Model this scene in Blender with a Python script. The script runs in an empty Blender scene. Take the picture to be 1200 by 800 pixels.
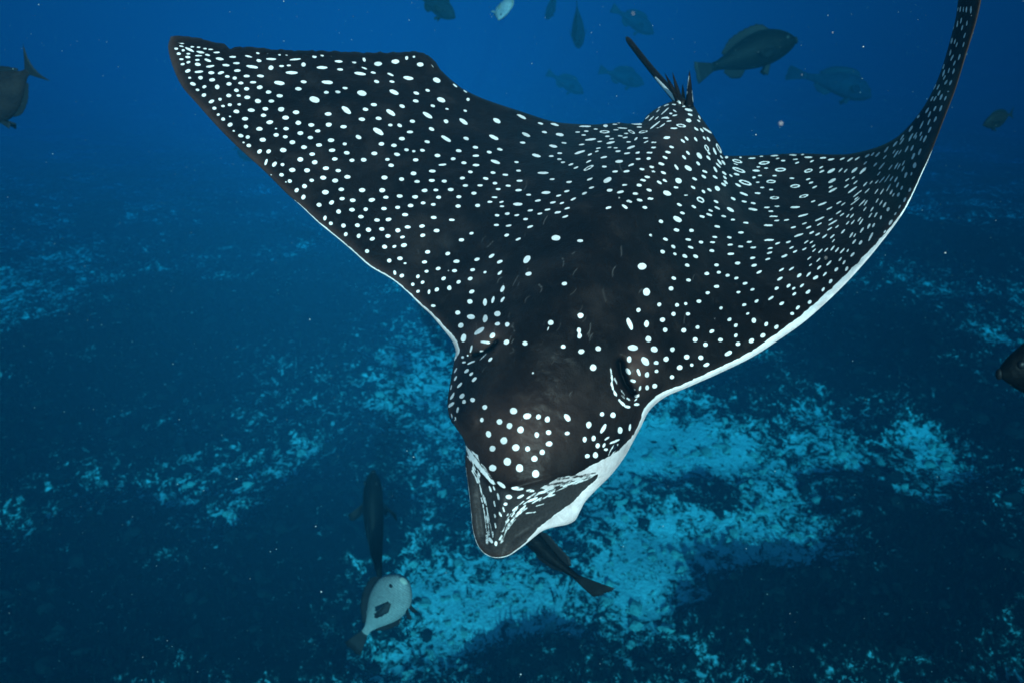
import bpy, math, random
import numpy as np
from mathutils import Vector, Matrix
from mathutils.kdtree import KDTree

# ------------------------------------------------------------------ camera, world, sun, exposure
sc = bpy.context.scene
COL = sc.collection
CAM_H = 4.6                    # metres above the sea floor
PITCH = math.radians(33.0)     # looking down
FPX = 850.0                    # focal length in pixels of the 1200 px wide photograph
cam_d = bpy.data.cameras.new('camera')
cam_d.sensor_width = 36.0
cam_d.lens = 36.0 * FPX / 1200.0
cam_d.clip_start = 0.02
cam_d.clip_end = 600.0
cam = bpy.data.objects.new('camera', cam_d)
COL.objects.link(cam)
cam.location = (0, 0, CAM_H)
cam.rotation_euler = (math.pi / 2 - PITCH, 0, 0)
sc.camera = cam
cam_d.dof.use_dof = True
cam_d.dof.focus_distance = 0.92
cam_d.dof.aperture_fstop = 7.5

SUN_EL = math.radians(28.0)
SUN_AZ = math.radians(171.0)   # clockwise from +Y: the sun stands behind the camera, a little to the left
w = bpy.data.worlds.new('World')
sc.world = w
w.use_nodes = True
nt = w.node_tree
sky = nt.nodes.new('ShaderNodeTexSky')
sky.sky_type = 'NISHITA'
sky.sun_disc = False
sky.sun_elevation = SUN_EL
sky.sun_rotation = SUN_AZ
bg = nt.nodes['Background']
bg.inputs['Strength'].default_value = 0.07
nt.links.new(sky.outputs['Color'], bg.inputs['Color'])

sun_d = bpy.data.lights.new('sun', 'SUN')
sun_d.energy = 4.6
sun_d.angle = math.radians(0.5)
sun_d.color = (1.0, 0.88, 0.84)
sun = bpy.data.objects.new('sun', sun_d)
COL.objects.link(sun)
sdir = Vector((math.sin(SUN_AZ) * math.cos(SUN_EL), math.cos(SUN_AZ) * math.cos(SUN_EL), math.sin(SUN_EL)))
sun.rotation_euler = (-sdir).to_track_quat('-Z', 'Y').to_euler()
sun.location = (0, -5, 20)

sc.view_settings.view_transform = 'Standard'
sc.view_settings.look = 'None'
sc.view_settings.exposure = 0.66
sc.view_settings.gamma = 1.0
sc.cycles.use_denoising = True
sc.cycles.max_bounces = 6
sc.cycles.volume_bounces = 1
sc.cycles.transparent_max_bounces = 8

# ------------------------------------------------------------------ helpers
rng = np.random.default_rng(7)
random.seed(7)
CP, SP = math.cos(PITCH), math.sin(PITCH)
R_ = np.array((1.0, 0, 0)); U_ = np.array((0, SP, CP)); F_ = np.array((0, CP, -SP))
CAMP = np.array((0, 0, CAM_H))

def cam2world_dir(v):
    """camera-space direction (right, down, forward) to world"""
    return v[0] * R_ - v[1] * U_ + v[2] * F_

def at(px, py, d):
    """pixel of the 1200x800 photograph at distance d along the view axis -> world point"""
    px = np.asarray(px, float); py = np.asarray(py, float); d = np.asarray(d, float)
    a = (px - 600.0) / FPX; b = (py - 400.0) / FPX
    return CAMP + d[..., None] * (a[..., None] * R_ - b[..., None] * U_ + F_)

def on_bed(px, py):
    a = (px - 600.0) / FPX; b = (py - 400.0) / FPX
    v = a * R_ - b * U_ + F_
    k = CAM_H / -v[2]
    for _ in range(60):                      # march down onto the falling bed
        k += 0.7 * ((CAMP + v * k)[2] - bed_slope((CAMP + v * k)[1]))
        k = min(k, 120.0)
    return CAMP + v * k

def bed_slope(y):
    """the bed is level under the camera and falls away into deeper water ahead"""
    q = np.logaddexp(0, (np.asarray(y, float) - 9.0) / 1.2) * 1.2
    return -11.0 * np.tanh(0.25 * q / 11.0)

def mesh_np(name, verts, faces, mat, smooth=True):
    """faces: (n,3) or (n,4) int array, or a list of such arrays"""
    if not isinstance(faces, list):
        faces = [faces]
    faces = [np.asarray(f, np.int32) for f in faces if len(f)]
    me = bpy.data.meshes.new(name)
    verts = np.asarray(verts, np.float32)
    me.vertices.add(len(verts))
    me.vertices.foreach_set('co', verts.ravel())
    nl = sum(f.size for f in faces); nf = sum(len(f) for f in faces)
    me.loops.add(nl); me.polygons.add(nf)
    me.loops.foreach_set('vertex_index', np.concatenate([f.ravel() for f in faces]))
    tot = np.concatenate([np.full(len(f), f.shape[1], np.int32) for f in faces])
    start = np.concatenate(([0], np.cumsum(tot)[:-1])).astype(np.int32)
    me.polygons.foreach_set('loop_start', start)
    me.polygons.foreach_set('loop_total', tot)
    me.polygons.foreach_set('use_smooth', np.full(nf, smooth, bool))
    me.update(calc_edges=True)
    me.validate()
    if mat:
        me.materials.append(mat)
    return me

def add_attr(me, name, data):
    a = me.attributes.new(name, 'FLOAT', 'POINT')
    a.data.foreach_set('value', np.asarray(data, np.float32))

def link(name, me, parent=None):
    o = bpy.data.objects.new(name, me)
    COL.objects.link(o)
    if parent is not None:
        o.parent = parent
    return o

def empty(name, loc=(0, 0, 0)):
    o = bpy.data.objects.new(name, None)
    o.empty_display_size = 0.1
    COL.objects.link(o)
    o.location = loc
    return o

def tag(o, label, cat=None, group=None, kind=None):
    o['label'] = label
    if cat: o['category'] = cat
    if group: o['group'] = group
    if kind: o['kind'] = kind
    return o

def grid_faces(nu, nv, off=0, flip=False):
    i = np.arange(nu - 1)[:, None] * nv + np.arange(nv - 1)[None, :] + off
    q = np.stack([i, i + 1, i + nv + 1, i + nv], -1).reshape(-1, 4)
    return q[:, ::-1] if flip else q

def _hash(ix, iy, seed):
    h = (ix.astype(np.int64) * 374761393 + iy.astype(np.int64) * 668265263 + seed * 974711) & 0x7fffffff
    h = ((h ^ (h >> 13)) * 1274126177) & 0x7fffffff
    return ((h ^ (h >> 16)) & 0xffff) / 65535.0

def vnoise(x, y, seed=0):
    ix = np.floor(x); iy = np.floor(y); fx = x - ix; fy = y - iy
    fx = fx * fx * (3 - 2 * fx); fy = fy * fy * (3 - 2 * fy)
    a = _hash(ix, iy, seed); b = _hash(ix + 1, iy, seed); c = _hash(ix, iy + 1, seed); d = _hash(ix + 1, iy + 1, seed)
    return (a * (1 - fx) + b * fx) * (1 - fy) + (c * (1 - fx) + d * fx) * fy

def fbm(x, y, oct=4, seed=0):
    s = 0; amp = 0.5; tot = 0
    for k in range(oct):
        s = s + amp * vnoise(x + 17.3 * k, y - 9.1 * k, seed + k); tot += amp
        amp *= 0.5; x = x * 2.03; y = y * 2.03
    return s / tot

def sstep(a, b, x):
    t = np.clip((x - a) / (b - a), 0, 1)
    return t * t * (3 - 2 * t)

# ------------------------------------------------------------------ materials
def new_mat(name):
    m = bpy.data.materials.new(name)
    m.use_nodes = True
    return m, m.node_tree, m.node_tree.nodes['Principled BSDF']

def nd(t, typ, **kw):
    n = t.nodes.new(typ)
    for k, v in kw.items():
        if k in n.inputs: n.inputs[k].default_value = v
        else: setattr(n, k, v)
    return n

def ramp(t, fac, stops):
    r = t.nodes.new('ShaderNodeValToRGB')
    e = r.color_ramp.elements
    while len(e) < len(stops): e.new(0.5)
    for el, (p, c) in zip(e, stops):
        el.position = p; el.color = tuple(c) + (1,) if len(c) == 3 else c
    t.links.new(fac, r.inputs['Fac'])
    return r

def mathn(t, op, a, b=None):
    n = t.nodes.new('ShaderNodeMath'); n.operation = op
    for i, v in enumerate((a, b)):
        if v is None: continue
        if isinstance(v, (int, float)): n.inputs[i].default_value = v
        else: t.links.new(v, n.inputs[i])
    return n.outputs[0]

def mix(t, fac, a, b):
    n = t.nodes.new('ShaderNodeMix'); n.data_type = 'RGBA'
    for key, v in ((0, fac), (6, a), (7, b)):
        if isinstance(v, (int, float)): n.inputs[key].default_value = v
        elif isinstance(v, tuple): n.inputs[key].default_value = v + (1,) if len(v) == 3 else v
        else: t.links.new(v, n.inputs[key])
    return n.outputs[2]

def skin_material():
    """black skin with white marks; the marks' signed distance (in mm) is stored on the mesh"""
    m, t, b = new_mat('eagle_ray_skin')
    tc = nd(t, 'ShaderNodeTexCoord')
    sdf = nd(t, 'ShaderNodeAttribute', attribute_name='mark')
    brown = nd(t, 'ShaderNodeAttribute', attribute_name='brown')
    grey = nd(t, 'ShaderNodeAttribute', attribute_name='grey')
    scr = nd(t, 'ShaderNodeAttribute', attribute_name='scratch')
    n1 = nd(t, 'ShaderNodeTexNoise', Scale=170.0, Detail=3.0)
    t.links.new(tc.outputs['Object'], n1.inputs['Vector'])
    n2 = nd(t, 'ShaderNodeTexNoise', Scale=14.0, Detail=6.0, Roughness=0.65)
    t.links.new(tc.outputs['Object'], n2.inputs['Vector'])
    n3 = nd(t, 'ShaderNodeTexNoise', Scale=420.0, Detail=2.0)
    t.links.new(tc.outputs['Object'], n3.inputs['Vector'])
    edge = mathn(t, 'ADD', sdf.outputs['Fac'], mathn(t, 'MULTIPLY', mathn(t, 'SUBTRACT', n1.outputs['Fac'], 0.5), 1.6))
    fac = t.nodes.new('ShaderNodeMapRange')
    fac.inputs['From Min'].default_value = 0.45; fac.inputs['From Max'].default_value = -0.45
    fac.interpolation_type = 'SMOOTHSTEP'
    t.links.new(edge, fac.inputs['Value'])
    dark = ramp(t, n2.outputs['Fac'], [(0.30, (0.0024, 0.0017, 0.0013)), (0.52, (0.0060, 0.0042, 0.0034)), (0.75, (0.0190, 0.0140, 0.0118))]).outputs['Color']
    n4 = nd(t, 'ShaderNodeTexNoise', Scale=55.0, Detail=5.0, Roughness=0.7, Distortion=0.6)
    t.links.new(tc.outputs['Object'], n4.inputs['Vector'])
    blotch = ramp(t, n4.outputs['Fac'], [(0.56, (0, 0, 0)), (0.80, (0.5, 0.5, 0.5))]).outputs['Color']
    dark = mix(t, blotch, dark, (0.030, 0.024, 0.021))
    dark = mix(t, mathn(t, 'MULTIPLY', brown.outputs['Fac'], mathn(t, 'ADD', n2.outputs['Fac'], 0.2)), dark, (0.075, 0.045, 0.037))
    gcol = ramp(t, n3.outputs['Fac'], [(0.30, (0.020, 0.018, 0.018)), (0.75, (0.036, 0.032, 0.031))]).outputs['Color']
    dark = mix(t, grey.outputs['Fac'], dark, gcol)
    dark = mix(t, scr.outputs['Fac'], dark, (0.22, 0.21, 0.20))
    blk_ = nd(t, 'ShaderNodeAttribute', attribute_name='black')
    dark = mix(t, blk_.outputs['Fac'], dark, (0.0015, 0.0015, 0.0015))
    white = ramp(t, n2.outputs['Fac'], [(0.32, (0.60, 0.59, 0.57)), (0.48, (0.80, 0.79, 0.77)), (0.66, (0.86, 0.85, 0.84))]).outputs['Color']
    und = nd(t, 'ShaderNodeAttribute', attribute_name='under')
    pink = ramp(t, n4.outputs['Fac'], [(0.3, (0.42, 0.35, 0.34)), (0.65, (0.64, 0.58, 0.57))]).outputs['Color']
    white = mix(t, und.outputs['Fac'], white, pink)
    col = mix(t, fac.outputs[0], dark, white)
    t.links.new(col, b.inputs['Base Color'])
    b.inputs['Roughness'].default_value = 0.45
    b.inputs['Specular IOR Level'].default_value = 0.08
    bmp = nd(t, 'ShaderNodeBump', Strength=0.5, Distance=0.0025)
    t.links.new(mathn(t, 'ADD', mathn(t, 'MULTIPLY', n3.outputs['Fac'], 0.35), n4.outputs['Fac']), bmp.inputs['Height'])
    t.links.new(bmp.outputs['Normal'], b.inputs['Normal'])
    return m

def fish_material(name, c0, c1, scale=30.0, rough=0.5, stripes=None):
    m, t, b = new_mat(name)
    tc = nd(t, 'ShaderNodeTexCoord')
    n = nd(t, 'ShaderNodeTexNoise', Scale=scale, Detail=4.0)
    t.links.new(tc.outputs['Object'], n.inputs['Vector'])
    c = ramp(t, n.outputs['Fac'], [(0.3, c0), (0.7, c1)]).outputs['Color']
    v = nd(t, 'ShaderNodeTexVoronoi', Scale=120.0 if not stripes else stripes)
    t.links.new(tc.outputs['Object'], v.inputs['Vector'])
    sc_ = ramp(t, v.outputs['Distance'], [(0.0, (1.15, 1.15, 1.15)), (0.8, (0.7, 0.7, 0.7))]).outputs['Color']
    mm = t.nodes.new('ShaderNodeMix'); mm.data_type = 'RGBA'; mm.blend_type = 'MULTIPLY'; mm.inputs[0].default_value = 0.7
    t.links.new(c, mm.inputs[6]); t.links.new(sc_, mm.inputs[7])
    t.links.new(mm.outputs[2], b.inputs['Base Color'])
    b.inputs['Roughness'].default_value = rough
    b.inputs['Specular IOR Level'].default_value = 0.04
    bmp = nd(t, 'ShaderNodeBump', Strength=0.4, Distance=0.002)
    t.links.new(v.outputs['Distance'], bmp.inputs['Height'])
    t.links.new(bmp.outputs['Normal'], b.inputs['Normal'])
    return m

def plain(name, col, rough=0.5, spec=0.3):
    m, t, b = new_mat(name)
    tc = nd(t, 'ShaderNodeTexCoord')
    n = nd(t, 'ShaderNodeTexNoise', Scale=60.0, Detail=4.0)
    t.links.new(tc.outputs['Object'], n.inputs['Vector'])
    c = ramp(t, n.outputs['Fac'], [(0.3, tuple(x * 0.75 for x in col)), (0.7, tuple(x * 1.2 for x in col))]).outputs['Color']
    t.links.new(c, b.inputs['Base Color'])
    b.inputs['Roughness'].default_value = rough
    b.inputs['Specular IOR Level'].default_value = spec
    return m
# ------------------------------------------------------------------ sea floor
def bed_h(x, y):
    h = 0.55 * (fbm(x * 0.16 + 3.1, y * 0.16 + 8.2, 3, 11) - 0.5)
    h = h + bed_slope(y)
    h = h + 0.30 * (fbm(x * 0.6, y * 0.6, 3, 21) - 0.5)
    h = h + 0.10 * (fbm(x * 3.1, y * 3.1, 3, 31) - 0.5)
    return h

# pale sand and dark weed, with bright pool and corner falloff painted in, where the photograph shows them: (pixel x, pixel y, rx px, ry px, weight), turned into places on the bed
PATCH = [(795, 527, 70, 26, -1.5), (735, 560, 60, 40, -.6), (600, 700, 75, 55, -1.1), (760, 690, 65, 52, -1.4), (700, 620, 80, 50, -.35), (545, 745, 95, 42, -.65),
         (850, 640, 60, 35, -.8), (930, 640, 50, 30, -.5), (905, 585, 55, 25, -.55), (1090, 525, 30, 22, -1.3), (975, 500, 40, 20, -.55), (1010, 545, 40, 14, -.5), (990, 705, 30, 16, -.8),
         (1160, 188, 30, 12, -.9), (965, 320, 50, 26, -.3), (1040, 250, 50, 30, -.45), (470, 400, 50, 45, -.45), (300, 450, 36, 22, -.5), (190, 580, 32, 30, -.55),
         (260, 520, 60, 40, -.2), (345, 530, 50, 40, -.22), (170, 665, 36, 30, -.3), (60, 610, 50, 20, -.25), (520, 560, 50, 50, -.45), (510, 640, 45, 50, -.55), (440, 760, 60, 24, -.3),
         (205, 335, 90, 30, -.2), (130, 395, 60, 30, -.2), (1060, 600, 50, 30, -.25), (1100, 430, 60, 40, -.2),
         (140, 570, 230, 190, .30), (300, 690, 70, 90, .8), (60, 720, 100, 90, 1.0), (40, 520, 60, 40, .7), (290, 375, 170, 45, .75), (390, 620, 60, 70, .7), (960, 735, 120, 45, .9), (1110, 700, 110, 90, .9),  # dark entries: weed, plus light falloff towards the edges put into the colour
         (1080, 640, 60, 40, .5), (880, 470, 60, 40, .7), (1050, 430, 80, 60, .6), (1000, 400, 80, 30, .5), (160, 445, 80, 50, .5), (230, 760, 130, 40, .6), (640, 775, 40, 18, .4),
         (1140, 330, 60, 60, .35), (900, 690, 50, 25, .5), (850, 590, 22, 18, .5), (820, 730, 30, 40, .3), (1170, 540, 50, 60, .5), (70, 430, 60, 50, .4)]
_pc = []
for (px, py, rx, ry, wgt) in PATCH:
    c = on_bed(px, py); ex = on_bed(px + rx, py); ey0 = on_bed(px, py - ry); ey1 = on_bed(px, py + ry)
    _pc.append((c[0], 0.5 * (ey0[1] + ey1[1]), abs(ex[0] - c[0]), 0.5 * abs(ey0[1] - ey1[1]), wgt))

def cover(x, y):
    """0 = pale sand and painted bright pool, 1 = dark weed and painted light falloff"""
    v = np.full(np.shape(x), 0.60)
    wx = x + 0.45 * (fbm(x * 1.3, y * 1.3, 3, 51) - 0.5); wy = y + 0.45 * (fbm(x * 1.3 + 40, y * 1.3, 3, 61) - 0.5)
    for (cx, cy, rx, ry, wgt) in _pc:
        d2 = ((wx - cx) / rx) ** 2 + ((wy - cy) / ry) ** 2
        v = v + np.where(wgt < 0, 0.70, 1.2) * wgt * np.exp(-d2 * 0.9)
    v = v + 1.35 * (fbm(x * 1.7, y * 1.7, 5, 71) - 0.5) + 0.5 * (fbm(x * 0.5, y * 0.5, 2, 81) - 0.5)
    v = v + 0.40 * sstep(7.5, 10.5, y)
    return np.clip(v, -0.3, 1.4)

def mound(x, y, c):
    """weedy reef stands up over the sand in rough knolls"""
    return 0.11 * sstep(0.45, 1.25, c) + 0.16 * np.clip(c, 0, 1) * (0.35 + 0.65 * fbm(x * 5.0, y * 5.0, 3, 91))

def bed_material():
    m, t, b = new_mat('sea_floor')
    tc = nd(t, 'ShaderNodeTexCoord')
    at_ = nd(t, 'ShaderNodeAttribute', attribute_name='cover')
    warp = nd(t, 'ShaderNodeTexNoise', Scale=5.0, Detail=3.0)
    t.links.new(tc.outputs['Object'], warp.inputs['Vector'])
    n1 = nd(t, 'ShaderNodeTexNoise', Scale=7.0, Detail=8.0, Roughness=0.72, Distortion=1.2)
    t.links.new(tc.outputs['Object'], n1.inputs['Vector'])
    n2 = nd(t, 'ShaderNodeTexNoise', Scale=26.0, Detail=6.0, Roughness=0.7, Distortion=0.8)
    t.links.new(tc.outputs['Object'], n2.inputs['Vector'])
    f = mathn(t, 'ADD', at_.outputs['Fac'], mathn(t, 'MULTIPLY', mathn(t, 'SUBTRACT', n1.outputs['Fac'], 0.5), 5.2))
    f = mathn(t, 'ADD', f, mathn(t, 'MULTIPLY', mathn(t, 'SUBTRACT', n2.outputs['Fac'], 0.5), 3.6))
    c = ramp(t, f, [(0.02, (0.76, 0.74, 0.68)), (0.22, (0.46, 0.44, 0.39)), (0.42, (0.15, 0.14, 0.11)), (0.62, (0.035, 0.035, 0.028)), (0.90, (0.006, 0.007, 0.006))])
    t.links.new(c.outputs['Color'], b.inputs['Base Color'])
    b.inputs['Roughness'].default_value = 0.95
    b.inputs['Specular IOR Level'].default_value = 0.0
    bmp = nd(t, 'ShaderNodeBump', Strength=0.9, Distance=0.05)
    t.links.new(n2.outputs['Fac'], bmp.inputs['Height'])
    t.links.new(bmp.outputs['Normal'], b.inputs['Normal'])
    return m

def graded(lo, a, b_, hi, step, nout):
    mid = np.arange(a, b_, step)
    left = a - np.geomspace(step, a - lo, nout)[::-1]
    right = b_ + np.geomspace(step, hi - b_, nout)
    return np.concatenate([left, mid, right])

gx = graded(-90.0, -7.0, 7.0, 90.0, 0.045, 90)
gy = graded(-40.0, 1.6, 13.0, 150.0, 0.045, 110)
X, Y = np.meshgrid(gx, gy, indexing='ij')
Z = bed_h(X, Y)
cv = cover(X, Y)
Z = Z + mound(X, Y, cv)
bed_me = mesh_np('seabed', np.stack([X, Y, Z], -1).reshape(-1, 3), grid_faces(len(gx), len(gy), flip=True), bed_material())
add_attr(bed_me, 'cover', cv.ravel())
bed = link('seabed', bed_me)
tag(bed, 'rough sandy sea floor with patches of dark weed and painted-in edge shade', kind='structure')

def bed_full(x, y):
    c = cover(x, y)
    return bed_h(x, y) + mound(x, y, c), c

# weed tufts: small bent blades in clumps, thickest on the dark patches
def build_tufts(n):
    x = rng.uniform(-6.5, 6.5, n * 3); y = 1.9 + (11.5) * rng.random(n * 3) ** 1.25
    h, c = bed_full(x, y)
    keep = rng.random(n * 3) < sstep(0.25, 0.95, c + 0.25 * rng.normal(size=n * 3))
    x, y, h = x[keep][:n], y[keep][:n], h[keep][:n]
    n = len(x)
    nb = 5
    V = []; Fc = []
    ang = rng.uniform(0, 2 * np.pi, (n, nb)); lean = rng.uniform(0.25, 1.1, (n, nb))
    L = rng.uniform(0.03, 0.085, (n, nb)); wd = rng.uniform(0.003, 0.009, (n, nb))
    bx = x[:, None] + rng.normal(0, 0.018, (n, nb)); by = y[:, None] + rng.normal(0, 0.018, (n, nb)); bz = h[:, None] - 0.01 + 0 * L
    dx, dy = np.cos(ang), np.sin(ang)
    px_, py_ = -dy, dx
    rows = []
    for k, (s, wk) in enumerate(((0, 0.6), (0.5, 1.0), (1.0, 0.35))):
        out = L * s * np.sin(lean * (0.5 + 0.5 * s)); up = L * s * np.cos(lean * (0.5 + 0.5 * s))
        cx = bx + dx * out; cy = by + dy * out; cz = bz + up
        rows.append(np.stack([cx - px_ * wd * wk, cy - py_ * wd * wk, cz], -1))
        rows.append(np.stack([cx + px_ * wd * wk, cy + py_ * wd * wk, cz], -1))
    V = np.stack(rows, 2).reshape(-1, 3)
    base = np.arange(n * nb)[:, None] * 6
    Fc = np.concatenate([base + np.array([[0, 1, 3, 2]]), base + np.array([[2, 3, 5, 4]])])
    return V, Fc
weed_mat = plain('brown_weed', (0.008, 0.009, 0.007), 0.9, 0.05)
V, Fc = build_tufts(22000)
o = link('seaweed', mesh_np('seaweed', V, Fc, weed_mat, smooth=False))
tag(o, 'short brown seaweed covering the dark patches of sea floor', kind='stuff')

# coral rubble: small rough lumps lying over the bed
def lump(seed, n_lat=4, n_lon=6):
    r = np.random.default_rng(seed)
    vs = [(0, 0, 1.0)]
    for i in range(1, n_lat):
        th = math.pi * i / n_lat
        for j in range(n_lon):
            ph = 2 * math.pi * (j + 0.5 * (i % 2)) / n_lon
            vs.append((math.sin(th) * math.cos(ph), math.sin(th) * math.sin(ph), math.cos(th)))
    vs.append((0, 0, -1.0))
    vs = np.array(vs) * (1 + r.uniform(-0.38, 0.35, (len(vs), 1)))
    fs = []
    for j in range(n_lon):
        fs.append((0, 1 + j, 1 + (j + 1) % n_lon))
    for i in range(n_lat - 2):
        a = 1 + i * n_lon; b_ = a + n_lon
        for j in range(n_lon):
            k = (j + 1) % n_lon
            fs.append((a + j, b_ + j, b_ + k)); fs.append((a + j, b_ + k, a + k))
    l = len(vs) - 1; a = 1 + (n_lat - 2) * n_lon
    for j in range(n_lon):
        fs.append((a + j, l, a + (j + 1) % n_lon))
    return vs, np.array(fs)

def build_lumps(n, smin, smax, pick, seed):
    r = np.random.default_rng(seed)
    x = r.uniform(-6.5, 6.5, n * 4); y = 1.9 + 11.0 * r.random(n * 4) ** 1.2
    h, c = bed_full(x, y)
    k = r.random(n * 4) < pick(c)
    x, y, h = x[k][:n], y[k][:n], h[k][:n]
    protos = [lump(s) for s in range(8)]
    Vs, Fs, off = [], [], 0
    for i in range(len(x)):
        v, f = protos[i % 8]
        s = smin * (smax / smin) ** (r.random() ** 1.8)
        a = r.uniform(0, 6.28); ca, sa = math.cos(a), math.sin(a)
        vv = v * np.array((r.uniform(.7, 1.5), r.uniform(.5, 1.0), r.uniform(.35, .75))) * s
        vv = np.stack([vv[:, 0] * ca - vv[:, 1] * sa + x[i], vv[:, 0] * sa + vv[:, 1] * ca + y[i], vv[:, 2] + h[i] + 0.1 * s], -1)
        Vs.append(vv); Fs.append(f + off); off += len(v)
    return np.concatenate(Vs), np.concatenate(Fs)
pale_mat = plain('pale_rubble', (0.36, 0.33, 0.27), 0.95, 0.05)
dark_mat = plain('overgrown_rubble', (0.016, 0.016, 0.013), 0.95, 0.05)
V, Fc = build_lumps(2600, 0.012, 0.06, lambda c: sstep(0.75, 0.1, c), 5)
tag(link('coral_rubble', mesh_np('coral_rubble', V, Fc, pale_mat, smooth=False)), 'pale broken coral rubble strewn over the bare sand', kind='stuff')
V, Fc = build_lumps(3600, 0.015, 0.09, lambda c: sstep(0.05, 0.8, c), 6)
tag(link('reef_stones', mesh_np('reef_stones', V, Fc, dark_mat, smooth=False)), 'dark overgrown reef stones among the seaweed', kind='stuff')
# ------------------------------------------------------------------ the spotted eagle ray
# outline of the animal as (pixel x, pixel y) of the leading edge (left wing tip, head, right wing tip) and of the trailing edge
LEAD = [(200, 43), (197, 56), (202, 77), (213, 101), (231, 122), (255, 149), (279, 173), (309, 200), (336, 227), (352, 241), (374, 262), (395, 279), (415, 296),
        (433, 312), (460, 328), (478, 343), (493, 358), (505, 369), (521, 388), (530, 400), (534, 412), (532, 424), (530, 435), (528, 446), (525, 465), (524.5, 477), (527.5, 490),
        (535, 502), (543, 514), (546, 525), (545, 538), (546, 550), (549, 572), (552, 600), (554, 620), (559, 637), (567.5, 648), (580, 653), (595, 651), (612, 640),
        (635, 622), (650, 617), (665, 614), (674, 609), (679, 600), (686, 587), (700, 572), (717, 555), (732, 535), (742, 517), (751, 500), (760, 482), (772, 470), (785, 462),
        (800, 456), (841, 438), (880, 419), (910, 400), (940, 379), (970, 353), (1000, 323), (1030, 288), (1060, 247), (1081, 203), (1091, 180), (1105, 144), (1120, 105),
        (1132, 66), (1144, 27), (1150, 0), (1154, -35), (1152, -70)]
TRAIL = [(200, 43), (211, 42), (240, 47), (262, 52), (270, 57), (281, 55), (315, 58), (370, 60), (430, 62), (480, 61), (497, 62), (508, 70), (518, 84), (535, 99), (545, 106),
         (569, 117), (611, 131), (650, 143), (686, 146), (700, 146), (725, 144), (735, 145), (752, 144), (758, 136), (770, 127), (785, 120), (795, 117), (810, 121), (819, 134), (833, 154),
         (843, 170), (848, 182), (853, 183), (895, 182), (920, 180.5), (940, 180), (991, 181), (1024, 174), (1048, 163), (1066, 147), (1084, 123), (1099, 93), (1110, 60), (1120, 21),
         (1123, 0), (1133, -40), (1152, -70)]
PAIRS = [((200, 43), (200, 43)), ((213, 101), (270, 57)), ((309, 200), (430, 62)), ((395, 279), (508, 70)), ((433, 312), (535, 99)), ((521, 388), (650, 143)), ((532, 424), (700, 146)),
         ((524.5, 477), (735, 145)), ((546, 525), (752, 144)), ((554, 620), (770, 127)), ((580, 653), (785, 120)), ((612, 640), (795, 117)), ((674, 609), (810, 121)),
         ((717, 555), (819, 134)), ((751, 500), (833, 154)), ((760, 482), (843, 170)), ((800, 456), (853, 183)), ((880, 419), (920, 180.5)), ((970, 353), (991, 181)),
         ((1030, 288), (1024, 174)), ((1060, 247), (1048, 163)), ((1081, 203), (1066, 147)), ((1105, 144), (1084, 123)), ((1120, 105), (1099, 93)), ((1132, 66), (1110, 60)),
         ((1150, 0), (1123, 0)), ((1152, -70), (1152, -70))]

def catmull(p, sub=14):
    p = np.array(p, float)
    q = np.vstack([2 * p[0] - p[1], p, 2 * p[-1] - p[-2]])
    out = []
    t = np.linspace(0, 1, sub, endpoint=False)[:, None]
    for i in range(1, len(q) - 2):
        a, b, c, d = q[i - 1], q[i], q[i + 1], q[i + 2]
        # centripetal-like damping: tangents limited to the chord
        m1 = 0.5 * (c - a); m2 = 0.5 * (d - b); L = np.linalg.norm(c - b) + 1e-9
        m1 *= min(1, L / (np.linalg.norm(m1) + 1e-9)); m2 *= min(1, L / (np.linalg.norm(m2) + 1e-9))
        h00 = 2 * t ** 3 - 3 * t ** 2 + 1; h10 = t ** 3 - 2 * t ** 2 + t; h01 = -2 * t ** 3 + 3 * t ** 2; h11 = t ** 3 - t ** 2
        out.append(h00 * b + h10 * m1 + h01 * c + h11 * m2)
    out.append(p[-1:])
    return np.vstack(out)

lead_c, trail_c = catmull(LEAD), catmull(TRAIL)
# the worn, ruffled rear edge of the outstretched wing
_rf = (fbm(trail_c[:, 0] / 5.0, trail_c[:, 0] * 0, 2, 3) - 0.5) * 3.4 * sstep(205, 225, trail_c[:, 0]) * sstep(530, 505, trail_c[:, 0])
trail_c = trail_c + np.stack([0 * _rf, _rf], -1)

def near_idx(c, p):
    return int(np.argmin(((c - np.array(p)) ** 2).sum(1)))

def piece(c, i, j, n):
    seg = c[i:j + 1]
    d = np.concatenate(([0], np.cumsum(np.linalg.norm(np.diff(seg, axis=0), axis=1))))
    if d[-1] < 1e-6:
        return np.repeat(seg[:1], n, 0)
    u = np.linspace(0, d[-1], n, endpoint=False)
    return np.stack([np.interp(u, d, seg[:, k]) for k in (0, 1)], -1)

Ls, Ts = [], []
for a, b in zip(PAIRS[:-1], PAIRS[1:]):
    i0, i1 = near_idx(lead_c, a[0]), near_idx(lead_c, b[0])
    j0, j1 = near_idx(trail_c, a[1]), near_idx(trail_c, b[1])
    if a is PAIRS[0]: i0 = j0 = 0
    if b is PAIRS[-1]: i1, j1 = len(lead_c) - 1, len(trail_c) - 1
    ln = max(np.linalg.norm(np.diff(lead_c[i0:i1 + 1], axis=0), axis=1).sum(), np.linalg.norm(np.diff(trail_c[j0:j1 + 1], axis=0), axis=1).sum())
    n = max(6, int(ln / 1.25))
    Ls.append(piece(lead_c, i0, i1, n)); Ts.append(piece(trail_c, j0, j1, n))
Ls = np.vstack(Ls + [lead_c[-1:]]); Ts = np.vstack(Ts + [trail_c[-1:]])
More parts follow.
